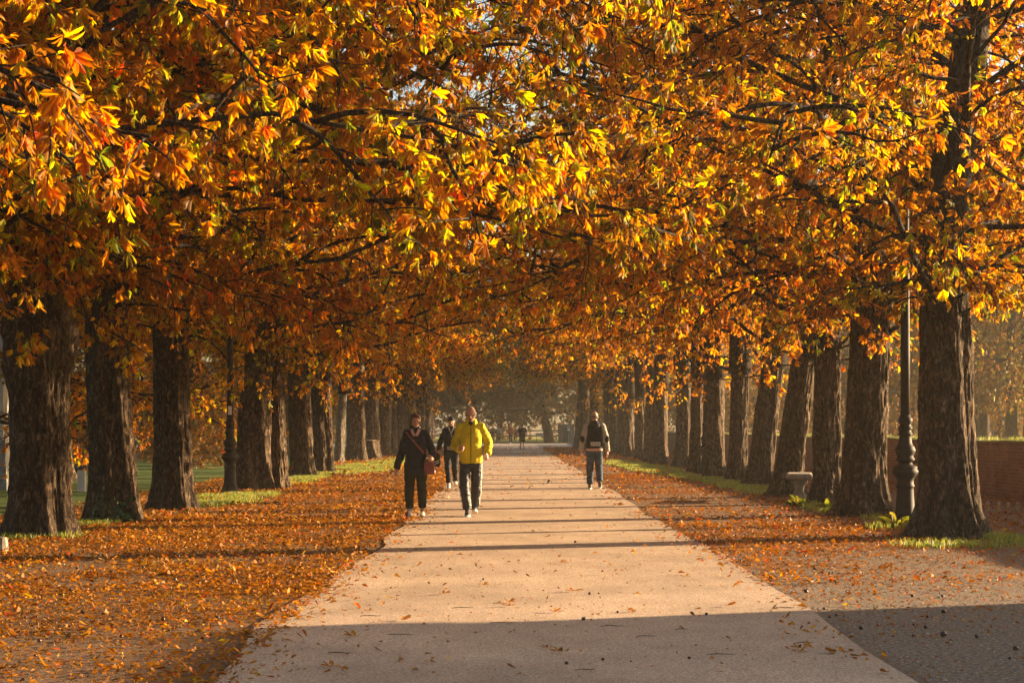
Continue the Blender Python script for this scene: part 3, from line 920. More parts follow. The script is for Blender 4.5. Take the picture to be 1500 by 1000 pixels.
F = np.array([0, 1, 5, 1, 2, 5, 2, 3, 5, 3, 4, 5, 4, 0, 5])
gme = mesh_np('gravel', V.reshape(-1, 3), ((np.arange(n) * 6)[:, None] + F[None]).ravel(), np.full(5 * n, 3))
t = NT('gravel_stone'); nn_ = t.noise(t.coords(), 18, 3, 0.6)
gme.materials.append(t.pbr(t.ramp(nn_, [(0.35, (0.08, 0.06, 0.043)), (0.5, (0.25, 0.19, 0.14)), (0.65, (0.45, 0.36, 0.27))]), 0.85))
tag(link('gravel', gme), 'loose brown gravel right of the near path', 'gravel', kind='stuff')
# ------------------------------------------------------------------ more materials
M['iron'] = simple('dark_cast_iron', (0.026, 0.020, 0.017), 0.62, 0.3, 9, 0.25, 50, spec=0.2, bdist=0.004)
M['sticker'] = simple('pale_sticker', (0.62, 0.6, 0.56), 0.6, 0.1, 20, 0.05)
M['glass'] = simple('lamp_glass', (0.16, 0.15, 0.13), 0.35, 0.05, 5, 0.02, spec=0.3)
M['stone'] = simple('weathered_stone', (0.30, 0.26, 0.21), 0.9, 0.22, 7, 0.6, 45, bdist=0.01)
M['grey_stone'] = simple('grey_stone', (0.27, 0.265, 0.26), 0.9, 0.2, 6, 0.5, 40)
M['white_paint'] = simple('white_paint', (0.72, 0.71, 0.68), 0.6, 0.08, 4, 0.1)
M['dark_cap'] = simple('dark_grey_cap', (0.08, 0.085, 0.09), 0.6)
M['pink_wall'] = simple('pink_render', (0.30, 0.12, 0.10), 0.9, 0.12, 3, 0.2)
M['pale_wall'] = simple('pale_render', (0.55, 0.56, 0.56), 0.9, 0.12, 3, 0.2)
M['roof_tile'] = simple('terracotta_roof', (0.27, 0.13, 0.08), 0.9, 0.2, 8, 0.5, 20)
M['pane'] = simple('dark_window_pane', (0.04, 0.05, 0.06), 0.1, 0.05, 2, 0.0, spec=0.6)
M['wood'] = simple('weathered_wood', (0.25, 0.18, 0.11), 0.85, 0.2, 12, 0.4)
M['rail'] = simple('pale_rail', (0.62, 0.55, 0.36), 0.7, 0.1, 6, 0.2)
M['red_iron'] = simple('red_painted_post', (0.33, 0.07, 0.05), 0.6, 0.1, 8, 0.1)
M['cut_wood'] = simple('cut_wood', (0.42, 0.27, 0.14), 0.9, 0.2, 16, 0.4)
M['hut'] = simple('grey_hut_render', (0.22, 0.21, 0.19), 0.9, 0.15, 4, 0.3)
M['blue_sign'] = simple('blue_sign', (0.10, 0.19, 0.42), 0.5, 0.05)
M['ivy'] = simple('ivy_green', (0.035, 0.075, 0.022), 0.5, 0.3, 30, 0.2)


def brick_mat(name, c1, c2, mortar):
    t = NT(name)
    sp = t.n('SeparateXYZ', Vector=t.coords())
    cv = t.n('CombineXYZ', X=t.math('ADD', sp.outputs[1], sp.outputs[0]), Y=sp.outputs[2])
    b = t.n('TexBrick', Vector=cv.outputs[0], Color1=c4(*c1), Color2=c4(*c2), Mortar=c4(*mortar), Scale=1.0, **{'Mortar__Size': 0.007, 'Brick__Width': 0.27, 'Row__Height': 0.075, 'Bias': 0.0})
    n = t.noise(t.coords(), 1.6, 6)
    n2 = t.noise(t.coords(), 40, 5)
    c = t.mix(0.75, b.outputs[0], t.ramp(n, [(0.3, (0.55, 0.5, 0.45)), (0.7, (1.25, 1.25, 1.25))]), 'MULTIPLY')
    h = t.math('SUBTRACT', t.math('MULTIPLY', n2, 0.5), b.outputs['Fac'])
    return t.pbr(c, 0.9, t.bump(h, 0.8, 0.012), 0.15)


M['brick'] = brick_mat('old_brick', (0.36, 0.165, 0.10), (0.24, 0.11, 0.07), (0.34, 0.27, 0.21))

# ------------------------------------------------------------------ rampart wall on the right
ww = [(11.2, 22), (10.9, 32), (10.6, 42), (10.3, 56), (10.15, 75), (10.1, 100), (10.3, 130), (10.8, 165), (11.5, 196)]


def wall_strip(pts, x_in, x_out, z0, z1, crown=0.0):
    mb = MB(); v = []; f = []
    fine = []
    for i in range(len(pts) - 1):
        for k in range(8):
            q = k / 8
            fine.append((pts[i][0] * (1 - q) + pts[i + 1][0] * q, pts[i][1] * (1 - q) + pts[i + 1][1] * q))
    fine.append(pts[-1])
    for i, (x, y) in enumerate(fine):
        top = z1 + (0.03 * math.sin(i * 1.7) + rnd.uniform(-.02, .02) if crown else 0)
        v += [(x + x_in, y, z0), (x + x_in, y, top), (x + (x_in + x_out) / 2, y, top + crown), (x + x_out, y, top), (x + x_out, y, z0)]
    for i in range(len(fine) - 1):
        a = i * 5
        for k in range(4):
            f.append((a + k, a + k + 5, a + k + 6, a + k + 1))
    f.append((0, 1, 2, 3, 4)); n = len(v); f.append((n - 1, n - 2, n - 3, n - 4, n - 5))
    mb.add(v, f)
    return mb, fine


bw = empty('brick_wall', (0, 0, 0))
tag(bw, 'long low brick rampart wall with a grassy top, right of the trees', 'wall')
mb, fine = wall_strip(ww, 0.0, 0.62, -0.05, 1.13)
mb.build('wall_face', M['brick'], bw)
mb, _ = wall_strip(ww, -0.03, 0.65, 1.13, 1.17, 0.04)
mb.build('turf', M['field'], bw)
gm = grass_mesh('turf_grass', 63, [(x + 0.3, y, 0.32, 1.4) for x, y in fine[10:46]], 90, 0.10)
g = link('turf_grass', gm, None, bw); g.location = (0, 0, 1.16); tag(g, kind='stuff')

# low brick lodge outside the frame: the broad straight-edged shadow across the foreground is its shadow
lodge = empty('brick_lodge', (13.0, 0, 0))
tag(lodge, 'low flat roofed brick lodge standing right of the path', 'building')
MB().box(0, 6, 4.0, 19.85, -0.05, 2.72).build('wall', M['brick'], lodge)
MB().box(-0.25, 6.25, 3.8, 20.05, 2.723, 2.98).build('roof', M['grey_stone'], lodge)
d = MB().box(-0.04, -0.003, 11.2, 12.2, 0, 2.1).build('door', M['wood'], lodge)
for y in (6.5, 8.8, 14.5, 17):
    fr = MB().box(-0.05, -0.003, y - 0.55, y + 0.55, 0.95, 2.15).build('window', M['white_paint'], lodge)
    MB().box(-0.058, -0.052, y - 0.47, y + 0.47, 1.03, 2.07).build('pane', M['pane'], fr)

# ------------------------------------------------------------------ street lamps
LP = [(0.20, 0.0), (0.20, 0.055), (0.183, 0.07), (0.183, 0.10), (0.172, 0.115), (0.155, 0.16), (0.140, 0.26), (0.130, 0.40), (0.124, 0.53), (0.126, 0.56), (0.138, 0.575), (0.138, 0.595), (0.126, 0.61), (0.124, 0.66),
      (0.135, 0.70), (0.160, 0.73), (0.186, 0.77), (0.194, 0.795), (0.190, 0.82), (0.170, 0.835), (0.178, 0.85), (0.178, 0.87), (0.150, 0.885), (0.115, 0.90), (0.104, 0.93), (0.118, 0.95), (0.142, 0.97), (0.142, 0.99),
      (0.125, 1.005), (0.118, 1.03), (0.136, 1.06), (0.150, 1.10), (0.152, 1.13), (0.135, 1.15), (0.138, 1.165), (0.118, 1.18), (0.100, 1.22), (0.090, 1.29), (0.088, 1.33), (0.106, 1.345), (0.106, 1.37), (0.090, 1.38),
      (0.087, 1.42), (0.105, 1.435), (0.105, 1.46), (0.088, 1.47), (0.086, 1.50), (0.100, 1.52), (0.108, 1.55), (0.106, 1.58), (0.092, 1.60), (0.078, 1.605), (0.076, 1.64)]


def make_lamp():
    t = empty('street_lamp')
    MB().lathe(LP, 40).build('base', M['iron'], t, smooth=True, bevel=0)
    MB().lathe([(0.070, 1.6), (0.068, 2.6), (0.060, 4.0), (0.052, 5.2), (0.07, 5.22), (0.07, 5.28), (0.045, 5.3), (0.04, 5.5)], 24).build('pole', M['iron'], t, smooth=True)
    hd = MB().lathe([(0.05, 5.5), (0.12, 5.55), (0.13, 5.6), (0.11, 5.62)], 24).build('lamp_head', M['iron'], t, smooth=True)
    MB().lathe([(0.11, 5.62), (0.2, 6.05), (0.19, 6.1)], 8).build('lantern_glass', M['glass'], hd)
    MB().lathe([(0.25, 6.1), (0.22, 6.16), (0.1, 6.32), (0.05, 6.36), (0.03, 6.45), (0.0, 6.47)], 24).build('lantern_cap', M['iron'], hd, smooth=True)
    h = MB(); h.tube([(0.12, 0, 0.93), (0.19, 0, 0.94), (0.215, 0, 0.965), (0.21, 0, 1.0)], 0.012, 6)
    h.build('hook', M['iron'], t, smooth=True)
    return t


def copy_tree(o, parent=None):
    c = o.copy(); col.objects.link(c)
    if parent: c.parent = parent
    for ch in list(o.children): copy_tree(ch, c)
    return c


lamp = make_lamp()
GL = 'cast iron street lamps along the avenue'
x, y = gp(1326, 769); lamp.location = (x, y, 0)
tag(lamp, 'ornate dark iron lamp post left of the rightmost trunk, nearest of the right lamps', 'street lamp', GL)
l2 = copy_tree(lamp); x, y = gp(337, 722); l2.location = (x, y, 0); l2['label'] = 'ornate iron lamp post with a pale sticker, before the twisted left trunk'
stk = MB()
stk.add([(0.074 * math.sin(a), -0.074 * math.cos(a), z) for z in (1.74, 1.93) for a in np.linspace(-0.5, 0.65, 7)], [(i, i + 1, i + 8, i + 7) for i in range(6)])
stk.build('sticker', M['sticker'], l2)
cb = MB(); cb.tube([(0.07, 0, 4.3), (0.10, -0.02, 3.9), (0.2, -0.04, 3.65), (0.36, -0.05, 3.55)], 0.012, 5); cb.build('cable', M['iron'], l2)
l3 = copy_tree(lamp); x, y = gp(1031, 692); l3.location = (6.22, 62.6, 0); l3['label'] = 'lamp post in the gap left of the reddish trunk, second of the right lamps'
l4 = copy_tree(lamp); l4.location = (-17.4, 94, 0); l4['label'] = 'distant lamp post on the shady lawn between the left trunks'

# ------------------------------------------------------------------ stone bench and small ground objects
bn = empty('stone_bench', (5.68, 38.7, 0), -0.145); tag(bn, 'pale stone bench with rounded slab between two right hand chestnuts', 'bench')
MB().box(-0.265, 0.265, 0, 1.6, 0.43, 0.55).build('seat', M['stone'], bn, bevel=0.05)
for yy in (0.22, 1.4):
    lg = MB()
    lg.lathe([(0.5, 0)], 4) if False else None
    prof = [(0.19, 0.0), (0.18, 0.05), (0.11, 0.13), (0.08, 0.22), (0.10, 0.31), (0.16, 0.38), (0.17, 0.427)]
    v, f = [], []
    for (hw, z) in prof:
        v += [(-hw, yy - 0.07, z), (hw, yy - 0.07, z), (hw, yy + 0.07, z), (-hw, yy + 0.07, z)]
    for i in range(len(prof) - 1):
        for k in range(4):
            k2 = (k + 1) % 4; f.append((4 * i + k, 4 * i + k2, 4 * i + 4 + k2, 4 * i + 4 + k))
    f += [(3, 2, 1, 0), tuple(4 * (len(prof) - 1) + k for k in range(4))]
    MB().add(v, f).build('leg', M['stone'], bn, bevel=0.012)

GS = 'small wooden stakes before the brick wall'
sk0 = MB(); sk0.lathe([(0.035, -0.03), (0.034, 0.13), (0.02, 0.16), (0.0, 0.165)], 8)
ske = None
for i, (px, py) in enumerate([(1446, 748), (1463, 748), (1476, 748), (1490, 748), (1503, 748)]):
    x, y = gp(px, py)
    if ske is None:
        ske = sk0.build('stake', M['cut_wood'], None)
        o = ske
    else:
        o = ske.copy(); col.objects.link(o)
    o.location = (x, y, 0); o.rotation_euler = (R(3 * i - 6), R(5 - 3 * i), i)
    tag(o, 'short wooden stake in the row before the brick wall', 'stake', GS)
stub = MB().lathe([(0.075, -0.03), (0.078, 0.02), (0.070, 0.10), (0.055, 0.155), (0.03, 0.16)], 10).build('stone_stub', M['stone'], None)
x, y = gp(3, 806); stub.location = (x, y, 0); tag(stub, 'small worn stone stub in front of the leftmost trunk', 'stone stub')
pw = empty('white_post', (-9.7, 45, 0)); tag(pw, 'short white post with dark cap between the two leftmost trunks', 'post')
MB().box(-.085, .085, -.085, .085, -0.05, 0.5).build('shaft', M['white_paint'], pw, bevel=0.008)
MB().box(-.13, .13, -.13, .13, 0.503, 0.60).build('cap', M['dark_cap'], pw, bevel=0.01)
# old stump in the left row
me, _ = trunk_mesh(77, r=0.42, H=0.95, flare=0.3, lobes=6, lobe_amp=0.3, taper=0.15, hi=False, furrow=0.03)
st = empty('tree_stump', gp(544, 672.5) + (0,)); tag(st, 'old ribbed tree stump on the grass in the left row', 'stump')
link('stump_body', me, M['bark'], st)
MB().lathe([(0.33, 0.86), (0.31, 0.885), (0.16, 0.91), (0.02, 0.87)], 20).build('cut_face', M['cut_wood'], st)
# ivy at the foot of the second left trunk
rng = np.random.default_rng(5)
n = 260
iv_x, iv_y = gp(170, 765)
P = np.stack([rng.normal(0.02, 0.13, n), -0.36 + rng.normal(0, 0.07, n), np.abs(rng.normal(0.06, 0.16, n))], 1)
me = leaflets_mesh('ivy', P, rng.normal(0, 1, (n, 3)), np.stack([rng.normal(0, .4, n), -np.ones(n), rng.normal(0.4, .4, n)], 1), rng.uniform(.04, .09, n), np.full(n, 2.0), rng.uniform(0, .5, n), rng.normal(0, .3, n), rng.normal(0, .4, n), np.tile(PAL['ever'], (n, 1)), np.zeros(n))
o = link('ivy', me, M['ivy']); o.location = (iv_x, iv_y, 0)
tag(o, 'dark green ivy clump at the foot of the ridged left trunk', 'ivy')
# leafy weeds by the bench trees and hanging sprays beside the leftmost trunk
WG = 'low green weeds by the right hand trunks'
for i, (px, py, lb) in enumerate([(1170, 742, 'small leafy weed in front of the stone bench'), (1210, 748, 'low leafy weed at the foot of the slim straight trunk'), (1310, 774, 'grassy weed at the foot of the nearest right lamp post')]):
    n = 46
    P = np.stack([rng.normal(0, .012, n), rng.normal(0, .012, n), rng.uniform(-0.01, 0.03, n)], 1)
    c, _ = pick_colors(rng, n, dict(green=3, olive=2))
    me = leaflets_mesh('weed', P, np.stack([rng.normal(0, 1, n), rng.normal(0, 1, n), np.abs(rng.normal(.8, .5, n))], 1), np.stack([rng.normal(0, .4, n), -np.ones(n), rng.normal(0.6, .4, n)], 1), rng.uniform(.10, .28, n), np.full(n, 0.8), rng.uniform(0, .6, n), rng.normal(.3, .3, n), rng.normal(0, .4, n), c, np.zeros(n))
    o = link('weed', me, M['leaf']); o.location = (*gp(px, py), 0); tag(o, lb, 'weed', WG)

# ------------------------------------------------------------------ far end of the avenue
fn = empty('rail_fence', (0, 214, 0)); tag(fn, 'pale rail fence beyond the cross road, before the sunlit field', 'fence')
for z in (0.55, 1.12):
    MB().box(-9, 9, -0.04, 0.04, z, z + 0.13).build('rail', M['rail'], fn)
for i in range(8):
    MB().box(-9 + i * 2.55, -8.86 + i * 2.55, 0.045, 0.16, -0.05, 1.35).build('post', M['wood'], fn)
sb = empty('notice_board', (3.3, 204, 0)); tag(sb, 'small white notice board left of the thick dark trunk', 'notice board')
MB().box(-0.5, 0.5, -0.03, 0.03, 0.62, 0.95).build('board', M['white_paint'], sb)
for xx in (-0.4, 0.4): MB().box(xx - .03, xx + .03, 0.033, 0.09, -0.05, 0.95).build('leg', M['wood'], sb)
ht = empty('grey_hut', (5.75, 199, 0)); tag(ht, 'small grey hut right of the thick dark trunk at the avenue end', 'hut')
MB().box(-0.75, 0.8, -0.7, 0.9, -0.05, 1.75).build('wall', M['hut'], ht)
MB().box(-0.85, 0.9, -0.8, 1.0, 1.753, 1.87).build('roof', M['grey_stone'], ht)
MB().box(-0.3, 0.35, -0.73, -0.703, 0.05, 1.5).build('door', M['dark_cap'], ht)
sg = empty('road_sign', (5.95, 196, 0)); tag(sg, 'small blue and white sign on a thin pole before the grey hut', 'sign')
MB().lathe([(0.03, -0.05), (0.03, 1.9)], 10).build('pole', M['grey_stone'], sg)
sp_ = MB().box(-0.12, 0.12, -0.06, -0.035, 1.2, 1.62).build('sign_panel', M['white_paint'], sg)
MB().box(-0.09, 0.09, -0.068, -0.063, 1.4, 1.58).build('emblem', M['blue_sign'], sp_)
rf = empty('red_frame', (-7.1, 176, 0)); tag(rf, 'red painted gate frame behind the woman with the bag', 'gate frame')
for xx in (-0.32, 0.32): MB().box(xx - .06, xx + .06, -.06, .06, -0.05, 2.3).build('post', M['red_iron'], rf)
MB().box(-0.38, 0.38, -.05, .05, 2.303, 2.42).build('crossbar', M['red_iron'], rf)


# ------------------------------------------------------------------ buildings and kerb left of the lawn
def house(x0, x1, y0, y1, h, mat, label, wins, base=None, bays=()):
    t = empty('house', (x0, y0, 0)); tag(t, label, 'house')
    W, D = x1 - x0, y1 - y0
    MB().box(0, W, 0, D, -0.05, h).build('wall', mat, t)
    rf = MB(); o_ = 0.4
    rf.add([(-o_, -o_, h + .003), (W + o_, -o_, h + .003), (W + o_, D + o_, h + .003), (-o_, D + o_, h + .003), (W * .25, D / 2, h + 2.0), (W * .75, D / 2, h + 2.0)],
           [(3, 2, 1, 0), (0, 1, 5, 4), (1, 2, 5), (2, 3, 4, 5), (3, 0, 4)])
    rf.build('roof', M['roof_tile'], t)
    if base:
        b = MB()
        for k in range(4):
            b.box(-0.06 - 0.02 * (3 - k), W + 0.06 + 0.02 * (3 - k), -0.06 - 0.02 * (3 - k), -0.003, 0.0 + k * 0.3, 0.27 + k * 0.3)
        b.build('stone_base', M['grey_stone'], t)
    for (wx, wz, ww_, wh) in wins:
        f = MB().box(wx - ww_ / 2, wx + ww_ / 2, -0.06, -0.003, wz, wz + wh).build('window', M['white_paint'], t)
        MB().box(wx - ww_ / 2 + .08, wx + ww_ / 2 - .08, -0.068, -0.062, wz + .08, wz + wh - .08).build('pane', M['pane'], f)
    return t


house(-17.0, -13.4, 106, 113, 2.9, M['pink_wall'], 'pinkish red house seen between the dark trunk and left lamp', [])
house(-22, -11.75, 46, 50.4, 5.8, M['pale_wall'], 'pale grey house with banded stone base at the far left edge', [(9.2, 1.7, 0.9, 1.5), (6, 1.7, 0.9, 1.5), (9.2, 4.0, 0.9, 1.3)], base=True)
kb = MB().box(-40, -12.5, 99.5, 99.9, -0.05, 0.32).build('stone_kerb', M['grey_stone'], None)
tag(kb, 'low grey stone kerb wall along the back of the shady lawn', 'wall')

# ------------------------------------------------------------------ conkers, loose leaves and twigs on the near ground
t = NT('conker_shell'); n_ = t.noise(t.coords(), 30, 3)
M['conker'] = t.pbr(t.ramp(n_, [(0.35, (0.03, 0.012, 0.006)), (0.7, (0.085, 0.03, 0.012))]), 0.25, None, 0.5)
cme = MB().ell((0, 0, 0.016), (0.019, 0.018, 0.016), 12, 8).mesh('conker')
cme.materials.append(M['conker']); cme.polygons.foreach_set('use_smooth', np.ones(len(cme.polygons), dtype=bool))
con = bpy.data.objects.new('conker', cme); col.objects.link(con)
known_path = [(855, 911, 1.0), (864, 873, .9), (877, 872, .8), (905, 900, 1.0), (760, 823, .8), (1035, 903, 1.0), (830, 976, 1.1), (883, 970, .9), (708, 851, .8), (600, 838, .8), (1009, 968, .8)]
known_side = [(1180, 868, 1.2), (1207, 893, 1.1), (1262, 922, 1.2), (1382, 898, 1.2), (1382, 932, 1.5), (1430, 934, 1.2), (1487, 952, 1.2), (1338, 933, 1.0), (1240, 868, 1.0), (1380, 875, 1.1), (1215, 905, 1.0), (1225, 902, 1.1)]
first = True
pts = [(*gp(a, b), s, 'dark conker lying on the bare near path', 'conkers on the path', 0.014) for a, b, s in known_path]
pts += [(*gp(a, b), s, 'dark conker lying on the gravel right of the path', 'conkers on the right verge', 0.002) for a, b, s in known_side]
for _ in range(46):
    pts.append((2.45 + abs(rnd.gauss(0.2, 1.1)), rnd.uniform(12, 27), rnd.uniform(.8, 1.2), 'dark conker lying on the gravel right of the path', 'conkers on the right verge', 0.002))
for _ in range(40):
    pts.append((-1.8 - 3.4 * rnd.random() ** .8, rnd.uniform(11.3, 24), rnd.uniform(.8, 1.2), 'dark conker lying among the leaves left of the path', 'conkers among the left leaves', 0.028))
for (x, y, s, lb, gpn, z) in pts:
    o = con if first else con.copy()
    if not first: col.objects.link(o)
    first = False
    s *= rnd.uniform(.6, .95); o.location = (x, y, z); o.scale = (s, s * .93, s * .9); o.rotation_euler = (rnd.uniform(-.3, .3), rnd.uniform(-.3, .3), rnd.uniform(0, 6))
    tag(o, lb, 'conker', gpn)

lrng = np.random.default_rng(91)
leafs = []
for k in range(6):
    c, _ = pick_colors(lrng, 5, dict(orange=3, brown=4, red=1.4, dark=2, tan=1.2))
    m = 1 if k < 5 else 4
    a = np.linspace(-1, 1, m) if m > 1 else np.zeros(1)
    X = np.stack([np.cos(a * 1.1), np.sin(a * 1.1), np.full(m, .05)], 1)
    me = leaflets_mesh('fallen_leaf', np.tile([[0, 0, .012]], (m, 1)), X, np.tile([[0.1, 0, 1.0]], (m, 1)) + lrng.normal(0, .15, (m, 3)), np.full(m, .12) * lrng.uniform(.7, 1.1, m), lrng.uniform(.6, 1.1, m), lrng.uniform(.1, .5, m), lrng.normal(-.12, .2, m), lrng.normal(0, .6, m), c[:m], lrng.uniform(.2, .8, m))
    co_ = np.empty(len(me.vertices) * 3, dtype=np.float32); me.vertices.foreach_get('co', co_)
    co_ = co_.reshape(-1, 3); co_[:, 2] = np.maximum(co_[:, 2], 0.004); me.vertices.foreach_set('co', co_.ravel())
    me.materials.append(M['litter'])
    leafs.append(me)
lpts = [gp(a, b) for a, b in [(745, 885), (742, 883), (736, 887), (930, 898), (918, 897), (940, 896), (925, 900), (395, 935), (405, 937), (345, 981), (330, 985), (960, 919), (600, 950), (650, 866), (560, 872), (812, 900), (655, 945), (470, 905), (740, 918), (1090, 880), (1010, 890), (615, 905), (540, 898), (880, 905), (820, 865), (905, 838), (700, 835), (668, 815)]]
lpts += [(rnd.uniform(-1.6, 2.3), 11.5 + 10 * rnd.random()) for _ in range(110)]
for i, (x, y) in enumerate(lpts):
    o = bpy.data.objects.new('fallen_leaf', leafs[(i * 5 + i // 6) % 6] if i > 8 else leafs[5 - i % 3]); col.objects.link(o)
    s = rnd.uniform(0.35, 0.75)
    o.location = (x, y, 0.014); o.rotation_euler = (0, 0, rnd.uniform(0, 6.28)); o.scale = (s, s, s)
    tag(o, 'dry curled leaf lying on the bare near path', 'fallen leaf', 'loose leaves on the near path')
for i, (px, py, ang, ln) in enumerate([(1060, 962, 0.05, .22), (590, 933, -0.1, .2), (900, 920, 0.1, .2), (950, 935, 0.1, .16), (1150, 893, 0.0, .2), (545, 905, .1, .18), (740, 915, .02, .22), (1000, 925, .1, .12), (860, 985, .2, .14), (500, 960, -.2, .18), (680, 893, .1, .2), (1180, 945, .4, .18)]):
    x, y = gp(px, py); tb = MB()
    tb.tube([(-ln / 2, 0, .004), (-ln * .2, .010 * (i % 3 - 1), .010), (ln * .15, .012 * ((i + 1) % 3 - 1), .006), (ln * .38, .02, .004)], [.0018, .0028, .0022, .001], 6)
    o = tb.build('twig', M['limb'], None); o.location = (x, y, 0.014); o.rotation_euler = (0, 0, ang)
    tag(o, 'thin dark twig lying flat on the near path', 'twig', 'twigs on the near path')
# ------------------------------------------------------------------ people
def cloth(name, color, rough=0.8, var=0.1, spec=0.2):
    t = NT(name)
    v = t.coords()
    n1 = t.noise(v, 9.0, 4); n2 = t.noise(v, 220.0, 2)
    d = tuple(x * (1 - var) for x in color); l = tuple(min(1, x * (1 + var)) for x in color)
    c = t.ramp(n1, [(0.3, d), (0.7, l)])
    h = t.math('ADD', t.math('MULTIPLY', t.noise(t.coords((1, 1, 1.8)), 14.0, 4, 0.55), 1.0), t.math('MULTIPLY', n2, 0.06))
    return t.pbr(c, rough, t.bump(h, 0.6, 0.03), spec)


C = {}
C['yellow'] = cloth('yellow_jacket_cloth', (0.60, 0.49, 0.010), 0.75)
C['navy'] = cloth('navy_cloth', (0.014, 0.016, 0.026), 0.6, 0.2)
C['dark_navy'] = cloth('dark_navy_cloth', (0.010, 0.011, 0.018), 0.75, 0.2)
C['olive'] = cloth('dark_olive_cloth', (0.022, 0.024, 0.014), 0.85, 0.2)
C['track'] = cloth('track_trouser_cloth', (0.022, 0.024, 0.033), 0.5, 0.2, 0.4)
C['jeans'] = cloth('blue_jeans', (0.05, 0.075, 0.115), 0.85, 0.45)
C['beige'] = cloth('beige_knit', (0.36, 0.335, 0.30), 0.9)
C['pink'] = cloth('pink_shirt', (0.58, 0.36, 0.29), 0.9)
C['white'] = cloth('white_trim', (0.7, 0.68, 0.64), 0.7, 0.05)
C['black'] = cloth('black_cloth', (0.012, 0.012, 0.013), 0.85, 0.2)
C['grey'] = cloth('grey_cloth', (0.3, 0.29, 0.28), 0.8)
C['blue'] = cloth('blue_jacket_cloth', (0.12, 0.22, 0.38), 0.8)
C['rust'] = cloth('rust_cloth', (0.26, 0.07, 0.03), 0.8)
C['bag'] = cloth('red_brown_leather', (0.23, 0.05, 0.03), 0.45, 0.2, 0.5)
C['shoe'] = cloth('pale_trainer', (0.55, 0.52, 0.47), 0.6)
C['shoe_dark'] = cloth('dark_trainer', (0.06, 0.06, 0.065), 0.6)
C['shoe_brown'] = cloth('brown_suede_shoe', (0.17, 0.13, 0.09), 0.8)
C['sole'] = cloth('white_sole', (0.7, 0.68, 0.63), 0.7)
C['hair_brown'] = cloth('brown_hair', (0.11, 0.052, 0.027), 0.55, 0.5)
C['hair_grey'] = cloth('short_grey_hair', (0.16, 0.13, 0.11), 0.8, 0.2)
C['eye'] = simple('dark_eye', (0.02, 0.015, 0.012), 0.3)
C['lip'] = simple('lip', (0.32, 0.12, 0.09), 0.6)
t = NT('skin'); n_ = t.noise(t.coords(), 25, 4)
C['skin'] = t.pbr(t.ramp(n_, [(0.3, (0.40, 0.205, 0.135)), (0.7, (0.50, 0.28, 0.19))]), 0.5, None, 0.35)


def remeshed(mb, name, voxel, smooth=4, wrinkle=0.0, wscale=9.0, seed=0, holes=None):
    me = mb.mesh(name)
    o = bpy.data.objects.new('tmp', me); col.objects.link(o)
    m = o.modifiers.new('r', 'REMESH'); m.mode = 'VOXEL'; m.voxel_size = voxel
    s = o.modifiers.new('s', 'SMOOTH'); s.iterations = smooth; s.factor = 0.5
    dg = bpy.context.evaluated_depsgraph_get()
    out = bpy.data.meshes.new_from_object(o.evaluated_get(dg))
    bpy.data.objects.remove(o); bpy.data.meshes.remove(me)
    n = len(out.vertices)
    if wrinkle:
        co = np.empty(n * 3, dtype=np.float32); out.vertices.foreach_get('co', co); co = co.reshape(-1, 3)
        nr = np.empty(n * 3, dtype=np.float32); out.vertices.foreach_get('normal', nr); nr = nr.reshape(-1, 3)
        q = co.astype(float) * np.array([wscale, wscale, wscale * 1.6])
        a = 1 - 2 * np.abs(vnoise(q, seed)); b = vnoise(q * 2.1, seed + 3)
        co = co + nr * (wrinkle * (0.75 * a + 0.4 * b))[:, None]
        out.vertices.foreach_set('co', co.astype(np.float32).ravel())
    out.polygons.foreach_set('use_smooth', np.ones(len(out.polygons), dtype=bool))
    out.name = name
    out.update()
    return out


def loft(mb, rings, n=24, pw=2.4):
    """rings: (z, cx, cy, rx, ry) superellipses."""
    v, f = [], []
    for (z, cx, cy, rx, ry) in rings:
        for k in range(n):
            a = 2 * math.pi * k / n
            ca, sa = math.cos(a), math.sin(a)
            v.append((cx + rx * math.copysign(abs(ca) ** (2 / pw), ca), cy + ry * math.copysign(abs(sa) ** (2 / pw), sa), z))
    m = len(rings)
    for i in range(m - 1):
        for k in range(n):
            k2 = (k + 1) % n
            f.append((i * n + k, i * n + k2, (i + 1) * n + k2, (i + 1) * n + k))
    f.append(tuple(range(n - 1, -1, -1))); f.append(tuple((m - 1) * n + k for k in range(n)))
    return mb.add(v, f)


def lerp(a, b, t): return tuple(a[i] + (b[i] - a[i]) * t for i in range(3))


def limb(mb, joints, radii, n=14, per=5):
    pts, rad = [], []
    for i in range(len(joints) - 1):
        for k in range(per):
            q = k / per
            pts.append(lerp(joints[i], joints[i + 1], q)); rad.append(radii[i] + (radii[i + 1] - radii[i]) * q)
    pts.append(joints[-1]); rad.append(radii[-1])
    # round the bends a little
    P = [Vector(p) for p in pts]
    Q = [P[0]] + [(P[i - 1] + P[i] * 2 + P[i + 1]) / 4 for i in range(1, len(P) - 1)] + [P[-1]]
    mb.tube(Q, rad, n)
    mb.ell(joints[0], (radii[0],) * 3, 12, 8)
    for j, r in zip(joints[1:-1], radii[1:-1]): mb.ell(j, (r, r, r), 12, 8)
    return mb


